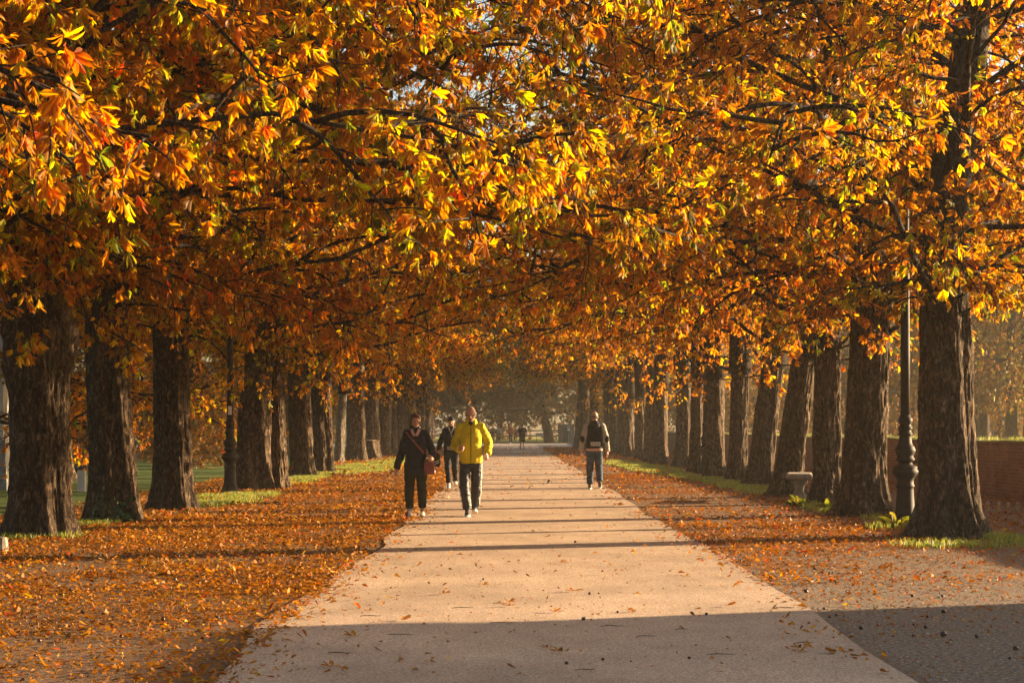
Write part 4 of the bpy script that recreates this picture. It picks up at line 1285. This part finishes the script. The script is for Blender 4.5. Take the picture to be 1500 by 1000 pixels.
def hand(mb, wrist, d, side, palm, curl, s=1.0):
    """Palm, four bent fingers of unequal length and a thumb from the side of the palm."""
    d = Vector(d).normalized(); pn = Vector(palm); pn = (pn - d * pn.dot(d)).normalized()
    u = d.cross(pn) * side
    w = Vector(wrist)
    for q in range(4):
        c = w + d * (0.035 + 0.012 * q) * s
        mb.ell(c + u * 0.0, (0.040 * s, 0.017 * s, 0.034 * s), 12, 8, Matrix((u, pn, d)).transposed())
    lens = [0.070, 0.078, 0.072, 0.056]
    for k in range(4):
        base = w + d * 0.082 * s + u * (0.030 - 0.0205 * k) * s
        p = [base - d * 0.02 * s, base]
        dirv = d.copy()
        ang = 0.0
        for q in range(3):
            ang += curl * (0.8 + 0.25 * q) + 0.05 * k
            dd = d * math.cos(ang) + pn * math.sin(ang) + u * (0.06 - 0.04 * k)
            p.append(p[-1] + dd.normalized() * lens[k] * s * (0.46, 0.31, 0.25)[q])
        mb.tube(p, [0.0095 * s, 0.0095 * s, 0.009 * s, 0.0083 * s, 0.0065 * s], 8)
    b0 = w + d * 0.022 * s + u * 0.030 * s
    mb.tube([b0, b0 + (u * 0.8 + d * 0.6 + pn * 0.25).normalized() * 0.034 * s, b0 + (u * 0.8 + d * 0.6 + pn * 0.25).normalized() * 0.034 * s + (d * 0.9 + u * 0.25 + pn * (0.3 + curl * .5)).normalized() * 0.030 * s,
             b0 + (u * 0.8 + d * 0.6 + pn * 0.25).normalized() * 0.034 * s + (d * 0.9 + u * 0.25 + pn * (0.3 + curl * .5)).normalized() * 0.055 * s], [0.013 * s, 0.012 * s, 0.0105 * s, 0.008 * s], 8)


def person(loc, label, H, F, pose, wear, group=None, vox=0.0065, pitch=0.0, yaw=0.0, female=False, rz=0.0):
    """F = -1 faces the camera (towards -y), +1 walks away. pose: joints in local metres for 'a' (x<0) and 'b' (x>0) sides."""
    k = H / 1.75
    body = MB()
    sh = wear.get('sho', 0.145 if female else 0.175) * k
    ly = pose.get('lean', 0.0) * F
    J = {}
    for s, sx in (('a', -1), ('b', 1)):
        J['sho' + s] = (sx * sh, ly, 1.43 * k)
        J['hip' + s] = (sx * 0.09 * k, 0, 0.92 * k)
        for nm in ('elb', 'wri', 'kne', 'ank'):
            J[nm + s] = tuple(q * k for q in pose[nm + s])
    loft(body, [(0.86 * k, 0, 0, .13 * k, .09 * k), (0.95 * k, 0, 0, .145 * k, .095 * k), (1.1 * k, 0, ly * .3, .125 * k, .085 * k), (1.3 * k, 0, ly * .8, .15 * k, .095 * k), (1.42 * k, 0, ly, .15 * k, .08 * k), (1.48 * k, 0, ly, .08 * k, .06 * k)], 18)
    nb = (0, ly, 1.44 * k); hc = Vector((0, ly + F * (0.02 + pose.get('head_fwd', 0.02)) * k, H - 0.118 * k))
    body.tube([nb, (0, ly + F * 0.01, 1.52 * k), tuple(hc + Vector((0, -F * 0.012, -0.05 * k)))], [0.068 * k, 0.058 * k, 0.058 * k], 14)
    # head: skull, jaw, brow, nose, ears, lips
    HR = Matrix.Rotation(yaw, 3, 'Z') @ Matrix.Rotation(-F * pitch, 3, 'X')
    hk = k * 0.98

    def hp(x, y, z): return hc + HR @ Vector((x * hk, F * y * hk, z * hk))
    body.ell(hp(0, -0.008, 0.02), (0.076 * hk, 0.096 * hk, 0.098 * hk), 20, 14, HR)
    body.ell(hp(0, 0.025, -0.03), (0.066 * hk, 0.072 * hk, 0.085 * hk), 18, 12, HR)
    body.ell(hp(0, 0.045, -0.082), (0.042 * hk, 0.042 * hk, 0.034 * hk), 14, 9, HR)
    body.ell(hp(0, 0.084, 0.022), (0.050 * hk, 0.016 * hk, 0.014 * hk), 12, 8, HR)
    body.tube([hp(0, 0.088, 0.015), hp(0, 0.103, -0.008), hp(0, 0.113, -0.026), hp(0, 0.092, -0.036)], [0.009 * hk, 0.011 * hk, 0.014 * hk, 0.010 * hk], 8)
    body.ell(hp(0, 0.090, -0.058), (0.024 * hk, 0.011 * hk, 0.010 * hk), 10, 7, HR)
    for sx in (-1, 1):
        body.ell(hp(sx * 0.078, -0.006, -0.006), (0.011 * hk, 0.020 * hk, 0.033 * hk), 10, 8, HR)
        body.ell(hp(sx * 0.044, 0.062, -0.024), (0.024 * hk, 0.020 * hk, 0.022 * hk), 10, 7, HR)
    for s, sx in (('a', -1), ('b', 1)):
        limb(body, [J['sho' + s], J['elb' + s], J['wri' + s]], [0.05 * k, 0.04 * k, 0.028 * k])
        limb(body, [J['hip' + s], J['kne' + s], J['ank' + s]], [0.085 * k, 0.055 * k, 0.036 * k])
        e, w_ = Vector(J['elb' + s]), Vector(J['wri' + s])
        hd = (w_ - e).normalized() * 0.7 + Vector(pose.get('hdir' + s, (0, 0, -0.6)))
        hand(body, w_, hd, -sx * 1.0, pose.get('palm' + s, (-sx, 0, 0.1)), pose.get('curl' + s, 0.45), k)
    bo = link('person', remeshed(body, 'body', vox, 2), C['skin'])
    bo.location = loc; bo.rotation_euler = (0, 0, rz)
    tag(bo, label, 'person', group)
    # eyes
    if F < 0 and vox < 0.012:
        for sx in (-1, 1):
            MB().ell(hp(sx * 0.031, 0.0835, 0.003), (0.012 * hk, 0.007 * hk, 0.006 * hk), 10, 7, HR).build('eye', C['eye'], bo, True)
    # trousers
    tr = MB()
    tw = wear.get('leg', (0.098, 0.075, 0.062))
    loft(tr, [(0.80 * k, 0, 0, .135 * k, .10 * k), (0.86 * k, 0, 0, .165 * k, .115 * k), (0.96 * k, 0, 0, .168 * k, .12 * k), (1.06 * k, 0, 0.0, .155 * k, .11 * k)], 20)
    for s in 'ab':
        an = Vector(J['ank' + s]); kn = Vector(J['kne' + s]); end = an + (kn - an).normalized() * wear.get('cuff', 0.02)
        if wear.get('shorts'): end = kn + Vector((0, 0, 0.06))
        hp_ = Vector(J['hip' + s]) + Vector((0, 0, -0.03))
        limb(tr, [tuple(hp_), tuple(kn if not wear.get('shorts') else (kn + hp_) / 2), tuple(end)], [tw[0] * k, tw[1] * k, tw[2] * k])
    link('trousers' if not wear.get('shorts') else 'shorts', remeshed(tr, 'trousers', vox * 1.5, 3, 0.011 * k, 8.0, 5), C[wear['trousers']], bo)
    # jacket: torso and sleeves in one surface
    jk = MB()
    zb = wear.get('hem', 0.86) * 1.0
    wd = wear.get('wide', 1.0)
    dy = wear.get('belly', 0.0) * F
    hz = zb
    rings = [(hz, 0, dy * .5, (.205 * wd - .006) * k, .145 * wd * k), (hz + 0.05, 0, dy * .6, .212 * wd * k, .15 * wd * k), ((hz + 1.12 * k) / 2, 0, dy, .208 * wd * k, .152 * wd * k), (1.12 * k, 0, dy + ly * .4, .20 * wd * k, .15 * wd * k), (1.28 * k, 0, ly * .8, .205 * wd * k, .145 * k),
             (1.40 * k, 0, ly, .20 * wd * k, .12 * k), (1.465 * k, 0, ly, .125 * k, .09 * k), (1.50 * k, 0, ly, .088 * k, .082 * k)]
    if wear.get('collar', True): rings += [(1.545 * k, 0, ly + F * .008, .082 * k, .084 * k)]
    loft(jk, rings, 26)
    slr = wear.get('sleeve', (0.082, 0.070, 0.056))
    sl = MB() if wear.get('sleeve_mat') else jk
    for s in 'ab':
        w_ = Vector(J['wri' + s]); e = Vector(J['elb' + s])
        end = tuple(w_ + (w_ - e).normalized() * 0.012) if not wear.get('short_sleeve') else tuple(e)
        so_ = Vector(J['sho' + s]) + Vector((0, 0, -0.015))
        if wear.get('short_sleeve'): limb(sl, [tuple(so_), lerp(so_, e, .5), end], [slr[0] * k, slr[1] * k, slr[2] * k])
        else: limb(sl, [tuple(so_), J['elb' + s], end], [slr[0] * k, slr[1] * k, slr[2] * k])
    jo = link(wear.get('top_name', 'jacket'), remeshed(jk, 'jacket', vox * 1.5, 3, wear.get('wrinkle', 0.010) * k, 8.0, 2), C[wear['jacket']], bo)
    if sl is not jk:
        link('sleeves', remeshed(sl, 'sleeves', vox * 1.5, 3, 0.008 * k, 9.0, 4), C[wear['sleeve_mat']], bo)
    # shoes
    for s in 'ab':
        an = Vector(J['ank' + s]); z0 = pose.get('lift' + s, 0.0); tilt = pose.get('tilt' + s, 0.0)
        RM = Matrix.Rotation(-F * tilt, 3, 'X')
        ctr = Vector((an.x, an.y, z0))

        def fp(x, y, z): return ctr + RM @ Vector((x * k, F * y * k, z * k))
        s_ = MB()
        s_.ell(fp(0, -0.02, 0.055), (0.042 * k, 0.062 * k, 0.05 * k), 14, 9, RM)
        s_.ell(fp(0, 0.07, 0.048), (0.045 * k, 0.095 * k, 0.036 * k), 14, 9, RM)
        s_.ell(fp(0, -0.01, 0.095), (0.043 * k, 0.052 * k, 0.05 * k), 14, 9, RM)
        so_ = link('shoe', remeshed(s_, 'shoe', vox * 1.2, 3), C[wear['shoe']], bo)
        b = MB(); v = []
        nn = 18
        for z in (0.002, 0.028):
            for q in range(nn):
                a = 2 * math.pi * q / nn
                v.append(fp(0.046 * math.cos(a) * (1 - 0.12 * (math.sin(a) < 0)), 0.045 + 0.125 * math.sin(a), z))
        b.add([tuple(q) for q in v], [tuple(range(nn - 1, -1, -1)), tuple(range(nn, 2 * nn))] + [(q, (q + 1) % nn, nn + (q + 1) % nn, nn + q) for q in range(nn)])
        b.build('sole', C[wear.get('sole', 'sole')], so_)
    # hair
    h = MB()
    hs = wear.get('hairstyle')
    if hs == 'bob':
        h.ell(hp(0, -0.024, 0.036), (0.086 * hk, 0.098 * hk, 0.090 * hk), 18, 12, HR)
        h.ell(hp(0.012, 0.060, 0.078), (0.060 * hk, 0.030 * hk, 0.024 * hk), 14, 9, HR)
        for sx in (-1, 1):
            h.ell(hp(sx * 0.079, -0.015, -0.02), (0.014 * hk, 0.048 * hk, 0.062 * hk), 12, 9, HR)
            h.ell(hp(sx * 0.064, 0.040, 0.055), (0.018 * hk, 0.032 * hk, 0.032 * hk), 12, 9, HR)
        h.ell(hp(0, -0.07, -0.03), (0.070 * hk, 0.045 * hk, 0.07 * hk), 14, 9, HR)
        rg = random.Random(3)
        for _ in range(30):
            a = rg.uniform(0, 6.28); q = rg.uniform(0.2, 1)
            h.ell(hp(0.074 * q * math.cos(a), -0.02 + 0.08 * q * math.sin(a), 0.050 + 0.074 * math.sqrt(max(0, 1 - q * q))), (0.011 * hk, 0.028 * hk, 0.012 * hk), 8, 6, HR @ Matrix.Rotation(rg.uniform(-1, 1), 3, 'Z'))
    elif hs == 'cap':
        h.ell(hp(0, -0.012, 0.050), (0.083 * hk, 0.102 * hk, 0.082 * hk), 18, 12, HR)
        h.ell(hp(0, -0.085, 0.0), (0.055 * hk, 0.03 * hk, 0.05 * hk), 14, 9, HR)
    elif hs == 'fringe':
        for a in np.linspace(-2.35, 2.35, 17):
            x_, y_ = math.sin(a), -math.cos(a)
            h.ell(hp(0.0745 * x_, -0.010 + 0.093 * y_, -0.012 + 0.01 * math.cos(a)), (0.013 * hk, 0.014 * hk, 0.040 * hk), 8, 7, HR)
    elif hs == 'short':
        h.ell(hp(0, -0.02, 0.032), (0.080 * hk, 0.096 * hk, 0.095 * hk), 18, 12, HR)
    if hs:
        link(wear.get('hair_name', 'hair'), remeshed(h, 'hair', vox * 1.1, 2, 0.004 * k, 40, 7), C[wear['hair']], bo)
    bo_parts = {c.name.split('.')[0]: c for c in bo.children}
    return bo, J, hp, HR, k, bo_parts


def snap(o, pts, d, off=0.0):
    """Move points along direction d onto the surface of a garment."""
    from mathutils.bvhtree import BVHTree
    me = o.data
    bv = BVHTree.FromPolygons([v.co for v in me.vertices], [tuple(q.vertices) for q in me.polygons])
    d = Vector(d).normalized(); P, N = [], []
    for q in pts:
        hit = bv.ray_cast(Vector(q) - d * 0.6, d)
        if hit[0] is None: hit = bv.find_nearest(Vector(q))
        P.append(hit[0] - d * off); N.append(hit[1])
    return P, N


def strip(pts, w, nrm, thick=0.006):
    mb = MB(); v, f = [], []
    P = [Vector(p) for p in pts]
    N = [Vector(q).normalized() for q in nrm]
    for i, p in enumerate(P):
        d = (P[min(i + 1, len(P) - 1)] - P[max(i - 1, 0)]).normalized(); b = d.cross(N[i]).normalized()
        for (a, c) in ((-1, 0), (1, 0), (1, 1), (-1, 1)): v.append(tuple(p + b * (a * w / 2) + N[i] * (c * thick)))
    for i in range(len(P) - 1):
        for q in range(4):
            q2 = (q + 1) % 4; f.append((4 * i + q, 4 * i + q2, 4 * i + 4 + q2, 4 * i + 4 + q))
    f += [(3, 2, 1, 0), tuple(4 * (len(P) - 1) + q for q in range(4))]
    return mb.add(v, f)


# --- the man in the yellow jacket
x, y = gp(690, 757)
ym, J, hp, HR, k, parts = person((x, y, 0.014), 'bald man with moustache in bright yellow jacket walking towards the camera', 1.78, -1, dict(
    lean=0.03, head_fwd=0.05,
    elba=(-0.265, 0.05, 1.13), wria=(-0.185, -0.20, 1.07), hdira=(0.15, -0.3, 0.25), palma=(0.6, 0.6, -0.2), curla=1.05,
    elbb=(0.285, 0.07, 1.15), wrib=(0.262, -0.12, 1.0), hdirb=(0.0, -0.2, -0.6), palmb=(-0.8, 0.4, 0.2), curlb=0.9,
    knea=(-0.11, -0.12, 0.49), anka=(-0.055, -0.10, 0.10), kneb=(0.085, 0.02, 0.48), ankb=(0.055, 0.24, 0.13), liftb=0.035, tiltb=-0.3),
    dict(trousers='track', leg=(0.098, 0.084, 0.066), jacket='yellow', hem=0.86, wide=0.84, sho=0.158, belly=0.03, shoe='shoe_dark', sleeve=(0.077, 0.070, 0.055), hair='hair_grey', hairstyle='fringe', wrinkle=0.012), pitch=0.42, yaw=-0.08)
mu = MB()
for sx in (-1, 1): mu.tube([tuple(hp(0, 0.103, -0.044)), tuple(hp(sx * 0.016, 0.100, -0.047)), tuple(hp(sx * 0.031, 0.088, -0.060))], [0.009 * k, 0.009 * k, 0.005 * k], 8)
mu.build('moustache', C['hair_brown'], ym, True)
gt = MB().ell(hp(0, 0.085, -0.090), (0.019 * k, 0.012 * k, 0.020 * k), 10, 8, HR).build('goatee', C['hair_grey'], ym, True)
P_, N_ = snap(parts['jacket'], [(0, 0, 0.875 + 0.028 * q) for q in range(24)], (0, 1, 0), -0.002)
strip(P_, 0.011, [(0, -1, 0.05)] * len(P_), 0.006).build('zip', C['dark_navy'], ym)
ins = MB().ell((0, -0.112, 1.515), (0.042, 0.03, 0.035), 12, 8).build('undershirt', C['black'], ym, True)
for s, sx in (('a', -1), ('b', 1)):
    hpj, kn, an = Vector(J['hip' + s]), Vector(J['kne' + s]), Vector(J['ank' + s])
    o_ = 1 if s == 'b' else 1
    pt = [lerp(hpj, kn, q / 6) for q in range(1, 6)] + [lerp(kn, an, q / 6) for q in range(0, 6)]
    P_, N_ = snap(parts['trousers'], pt, (-sx, 0.55, 0), -0.003)
    strip(P_, 0.014, [(sx, -0.55, 0)] * len(P_), 0.008).build('side_piping', C['white'], ym)

# --- the woman with the shoulder bag
x, y = gp(609, 758)
wm, J, hp, HR, k, parts = person((x, y, 0.014), 'short haired woman in dark coat with a red brown shoulder bag', 1.66, -1, dict(
    lean=0.0, head_fwd=0.03,
    elba=(-0.25, 0.06, 1.06), wria=(-0.325, -0.02, 0.83), curla=0.45, hdira=(0.05, 0, -0.6), palma=(0.9, 0.2, 0),
    elbb=(0.285, 0.05, 1.10), wrib=(0.285, -0.17, 1.03), hdirb=(-0.1, -0.4, -0.35), palmb=(-0.6, 0.2, -0.5), curlb=0.6,
    knea=(-0.105, -0.05, 0.49), anka=(-0.105, -0.06, 0.10), kneb=(0.105, -0.01, 0.49), ankb=(0.11, 0.10, 0.11), liftb=0.01, tiltb=-0.12),
    dict(trousers='olive', leg=(0.105, 0.08, 0.062), cuff=0.05, jacket='navy', hem=0.68, wide=0.86, belly=0.01, shoe='shoe', sleeve=(0.073, 0.066, 0.055), hair='hair_brown', hairstyle='bob', wrinkle=0.012), pitch=0.10, yaw=0.12, female=True)
for sx in (-1, 1):
    P_, N_ = snap(parts['jacket'], [(sx * 0.060, 0, 1.485 * k), (sx * 0.050, 0, 1.45 * k), (sx * 0.032, 0, 1.41 * k), (sx * 0.010, 0, 1.375 * k)], (0, 1, 0), -0.004)
    strip(P_, 0.045, [(sx * 0.3, -1, 0.3)] * 4, 0.016).build('collar', C['pink'], wm)
bg_ = empty('shoulder_bag', (x + 0.235, y - 0.13, 0.70)); tag(bg_, 'red brown leather bag hanging at the hip of the short haired woman', 'bag')
bb = MB(); loft(bb, [(0, 0, 0, .075, .04), (0.03, 0, 0, .095, .052), (0.14, -0.01, 0, .09, .045), (0.25, -0.02, 0, .055, .025)], 20, 3)
link('bag_body', remeshed(bb, 'bag_body', 0.008, 3, 0.006, 10, 3), C['bag'], bg_, True)
strip([(-0.015, -0.06, 0.20), (-0.012, -0.066, 0.14), (-0.005, -0.067, 0.09)], 0.11, [(0, -1, 0.1)] * 3).build('flap', C['bag'], bg_)
ox, oy = 0.235, -0.13
front = [(0.215 - 0.37 * q / 9, 0, 0.95 + (1.455 * k - 0.95) * q / 9) for q in range(10)]
P_, N_ = snap(parts['jacket'], front, (0, 1, 0), 0.001)
P_ = [Vector((q.x - ox, q.y - oy, q.z - 0.70)) for q in P_]
strip([Vector((-0.015, -0.01, 0.245))] + P_ + [P_[-1] + Vector((-0.005, 0.06, 0.035)), P_[-1] + Vector((0, 0.15, 0.02))], 0.026, [(0, -1, 0.15)] * (len(P_) + 1) + [(0, -.3, 1)] * 2, 0.008).build('strap', C['bag'], bg_)
MB().lathe([(0.02, 0), (0.02, 0.006)], 12).build('buckle', C['grey'], bg_).location = (P_[6].x, P_[6].y - 0.012, P_[6].z)

# --- the woman behind them
x, y = gp(661, 714.5)
bw_, J, hp, HR, k, parts = person((x, y, 0.014), 'woman in dark cap and open navy jacket walking behind the yellow jacket man', 1.70, -1, dict(
    lean=0.02, head_fwd=0.03,
    elba=(-0.28, 0.08, 1.12), wria=(-0.31, -0.08, 0.93), curla=0.8, hdira=(0.0, -0.2, -0.6), palma=(0.9, 0.2, 0),
    elbb=(0.27, 0.10, 1.10), wrib=(0.26, -0.03, 0.88), curlb=0.5,
    knea=(-0.08, -0.12, 0.49), anka=(-0.06, -0.10, 0.10), kneb=(0.09, 0.06, 0.48), ankb=(0.10, 0.26, 0.14), liftb=0.04, tiltb=-0.35),
    dict(trousers='dark_navy', leg=(0.10, 0.075, 0.06), jacket='navy', hem=0.93, wide=0.92, shoe='shoe', sleeve=(0.075, 0.066, 0.052), hair='dark_navy', hairstyle='cap', hair_name='knit_cap'), pitch=0.15, female=True)
MB().box(-0.10, 0.10, -0.175, -0.155, 0.90, 0.99).build('belt_pouch', C['grey'], bw_, bevel=0.008)
cd = MB(); cd.tube([(-0.065, -0.1, 1.58 * k + 0.02), (-0.05, -0.15, 1.42), (0.0, -0.165, 1.30), (0.03, -0.162, 1.2), (0.06, -0.16, 1.1)], 0.004, 5)
cd.tube([(0.065, -0.1, 1.58 * k + 0.02), (0.05, -0.15, 1.42), (0.0, -0.165, 1.30)], 0.004, 5)
cd.build('earphone_cord', C['white'], bw_)
fb = empty('folded_jacket', (x - 0.335, y - 0.10, 0.52)); tag(fb, 'folded dark jacket with white stripes hanging from the capped woman\'s hand', 'jacket')
q_ = MB(); loft(q_, [(0, 0, 0, .05, .03), (0.08, 0, 0, .075, .045), (0.22, 0.01, 0, .06, .04), (0.33, 0.015, 0, .03, .025)], 16)
link('cloth_body', remeshed(q_, 'cloth_body', 0.01, 2, 0.012, 9, 2), C['black'], fb)
for i in range(2): strip([(-0.05, -0.05, 0.06 + .05 * i), (0.0, -0.058, 0.08 + .05 * i), (0.05, -0.05, 0.11 + .05 * i)], 0.016, [(0, -1, 0)] * 3, 0.008).build('stripe', C['white'], fb)

# --- the man walking away on the right
x, y = gp(871, 717)
rm, J, hp, HR, k, parts = person((x, y, 0.014), 'bald man in jeans and navy hooded top with beige sleeves, walking away', 1.82, 1, dict(
    lean=0.01, head_fwd=0.0,
    elba=(-0.265, -0.05, 1.13), wria=(-0.30, 0.05, 0.88), curla=0.5, palma=(0.9, 0.2, 0),
    elbb=(0.265, -0.04, 1.13), wrib=(0.295, 0.06, 0.87), curlb=0.5, palmb=(-0.9, 0.2, 0),
    knea=(-0.10, 0.10, 0.50), anka=(-0.10, 0.12, 0.10), kneb=(0.10, 0.06, 0.50), ankb=(0.115, -0.14, 0.16), liftb=0.055, tiltb=-0.5),
    dict(trousers='jeans', leg=(0.10, 0.082, 0.068), jacket='dark_navy', hem=0.93, wide=0.92, shoe='shoe_brown', sole='sole', sleeve=(0.076, 0.064, 0.052), sleeve_mat='beige', hair='hair_grey', hairstyle='fringe', top_name='hooded_top'))
hd_ = MB(); hd_.ell((0, -0.098, 1.48), (0.12, 0.050, 0.06), 18, 12); hd_.ell((0, -0.112, 1.43), (0.085, 0.035, 0.07), 16, 10)
for sx in (-1, 1): hd_.ell((sx * 0.09, -0.03, 1.50), (0.05, 0.09, 0.05), 12, 8)
link('hood', remeshed(hd_, 'hood', 0.011, 3, 0.008, 9, 3), C['dark_navy'], rm)
hb = MB(); loft(hb, [(0.895, 0, 0, .196, .143), (0.955, 0, 0, .202, .147)], 30); hb.build('hem_band', C['pink'], rm, True)
yb = min(q.y for q in snap(parts['hooded_top'], [(xx_, 0, zz_) for xx_ in (-0.09, 0.0, 0.09) for zz_ in (1.02, 1.06, 1.1)], (0, 1, 0))[0])
pz = MB().box(-0.10, 0.13, yb - 0.006, yb + 0.03, 1.015, 1.105).build('back_print', C['white'], rm)
gl = MB()
# rows of small dark marks: the lettering itself is too far off to be read
xx = -0.09
for wd_, hh in ((0.022, .06), (.03, .06), (.012, .06), (.03, .06), (.022, .06), (.034, .06), (.02, .06), (.028, .06)):
    gl.box(xx, xx + wd_ * .35, yb - 0.010, yb - 0.007, 1.03, 1.035 + hh)
    gl.box(xx + wd_ * .36, xx + wd_ * .8, yb - 0.010, yb - 0.007, 1.03 + (hh * .4 if wd_ > .025 else 0), 1.035 + hh * (.6 if wd_ > .025 else .25))
    xx += wd_ + 0.008
gl.build('print_marks', C['dark_navy'], pz)
for s, sx in (('a', -1), ('b', 1)):
    e = Vector(J['elb' + s])
    MB().ell(e + Vector((sx * 0.012, -0.030, 0.0)), (0.056, 0.052, 0.085), 12, 9).build('elbow_patch', C['dark_navy'], rm, True)
    w_ = Vector(J['wri' + s]); MB().tube([tuple(w_ + (e - w_).normalized() * .035), tuple(w_ + (w_ - e).normalized() * .014)], [.059 * k, .056 * k], 14).build('cuff', C['pink'], rm, True)

# --- walkers far down the avenue
walk_a = dict(elba=(-0.30, 0.03, 1.13), wria=(-0.30, -0.03, 0.88), elbb=(0.30, 0.03, 1.13), wrib=(0.30, 0.06, 0.88),
              knea=(-0.10, 0.06, 0.49), anka=(-0.10, 0.08, 0.10), kneb=(0.10, 0.05, 0.49), ankb=(0.10, -0.10, 0.11))
walk_b = dict(elba=(-0.27, 0.03, 1.13), wria=(-0.26, -0.10, 0.90), elbb=(0.27, 0.03, 1.13), wrib=(0.26, -0.12, 0.92),
              knea=(-0.09, -0.10, 0.49), anka=(-0.08, -0.10, 0.10), kneb=(0.09, 0.02, 0.49), ankb=(0.08, 0.16, 0.12))
far = [
    (765, 659, 1.74, 1, walk_a, dict(trousers='black', shorts=True, jacket='black', short_sleeve=True, shoe='shoe_dark', hair='hair_brown', hairstyle='short', wide=1.1, collar=False, leg=(.11, .105, .10)), 'man in black shorts and black shirt walking away down the avenue'),
    (748, 649, 1.78, -1, walk_b, dict(trousers='dark_navy', jacket='rust', shoe='shoe_dark', hair='hair_brown', hairstyle='short', hem=0.8), 'distant walker in rust brown coat left of the man in shorts'),
    (731, 646, 1.65, -1, walk_b, dict(trousers='dark_navy', jacket='white', shoe='shoe_dark', hair='hair_brown', hairstyle='bob'), 'distant walker in a white top beside the yellow jacket man'),
    (722, 646, 1.70, 1, walk_a, dict(trousers='olive', jacket='rust', shoe='shoe_dark', hair='hair_brown', hairstyle='short'), 'distant walker in brown, leftmost of the far group'),
    (755, 646.5, 1.55, -1, walk_a, dict(trousers='black', jacket='grey', shoe='shoe', hair='hair_brown', hairstyle='bob'), 'small distant walker in pale grey right of the rust coat'),
    (628, 650, 1.72, 1, walk_a, dict(trousers='dark_navy', jacket='blue', shoe='shoe_dark', hair='hair_grey', hairstyle='short'), 'walker in a blue jacket by the red gate frame'),
]
for (px, py, H, F, pose, wear, lb) in far:
    x, y = gp(px, py)
    person((x, y, 0.014), lb, H, F, pose, wear, group='walkers far down the avenue', vox=0.016)
HAZE, SUN_EL, SUN_AZ, SKY, EXPO = 0.0003, 10.5, 22.0, 0.062, 2.2
# ------------------------------------------------------------------ air, light, camera
hz = MB().box(-440, 440, -80, 780, -1, 24).build('haze', None)
tag(hz, kind='stuff')
t = NT('morning_haze')
pvn = t.n('VolumePrincipled')
pvn.inputs['Color'].default_value = (1.0, 0.93, 0.80, 1)
pvn.inputs['Density'].default_value = HAZE
pvn.inputs['Anisotropy'].default_value = 0.35
t.t.links.new(pvn.outputs[0], t.out.inputs['Volume'])
hz.data.materials.append(t.m)

EL, AZ = R(SUN_EL), R(SUN_AZ)      # height of the sun; turn from +x towards +y
S = Vector((math.cos(EL) * math.cos(AZ), math.cos(EL) * math.sin(AZ), math.sin(EL)))
sl = bpy.data.lights.new('sun', 'SUN')
sl.energy = 5.0; sl.angle = R(0.5); sl.color = (1.0, 0.71, 0.40)
so = bpy.data.objects.new('sun', sl); col.objects.link(so)
so.rotation_euler = (-S).to_track_quat('-Z', 'Y').to_euler()
so.location = S * 60
w = bpy.data.worlds.new('World'); sc.world = w; w.use_nodes = True
wt = w.node_tree; bg = wt.nodes['Background']
sky = wt.nodes.new('ShaderNodeTexSky'); sky.sky_type = 'NISHITA'; sky.sun_disc = False
sky.sun_elevation = EL; sky.sun_rotation = math.atan2(S.x, S.y)
sky.air_density = 1.0; sky.dust_density = 2.5
wt.links.new(sky.outputs[0], bg.inputs[0]); bg.inputs[1].default_value = SKY

cam = bpy.data.cameras.new('camera')
co = bpy.data.objects.new('camera', cam); col.objects.link(co)
co.location = (0, 0, CAM_H); co.rotation_euler = (R(90), 0, 0)
cam.sensor_width = 36; cam.lens = FPX / 1500 * 36
cam.shift_x = (750 - VX) / 1500; cam.shift_y = (VY - 500) / 1500
cam.clip_start = 0.1; cam.clip_end = 3000
sc.camera = co
vs = sc.view_settings
vs.view_transform = 'Standard'; vs.look = 'None'; vs.gamma = 1; vs.exposure = EXPO
sc.render.engine = 'CYCLES'
cy = sc.cycles
cy.use_denoising = True
cy.max_bounces = 8; cy.diffuse_bounces = 4; cy.transmission_bounces = 4; cy.glossy_bounces = 2; cy.volume_bounces = 0; cy.transparent_max_bounces = 4
cy.caustics_reflective = False; cy.caustics_refractive = False
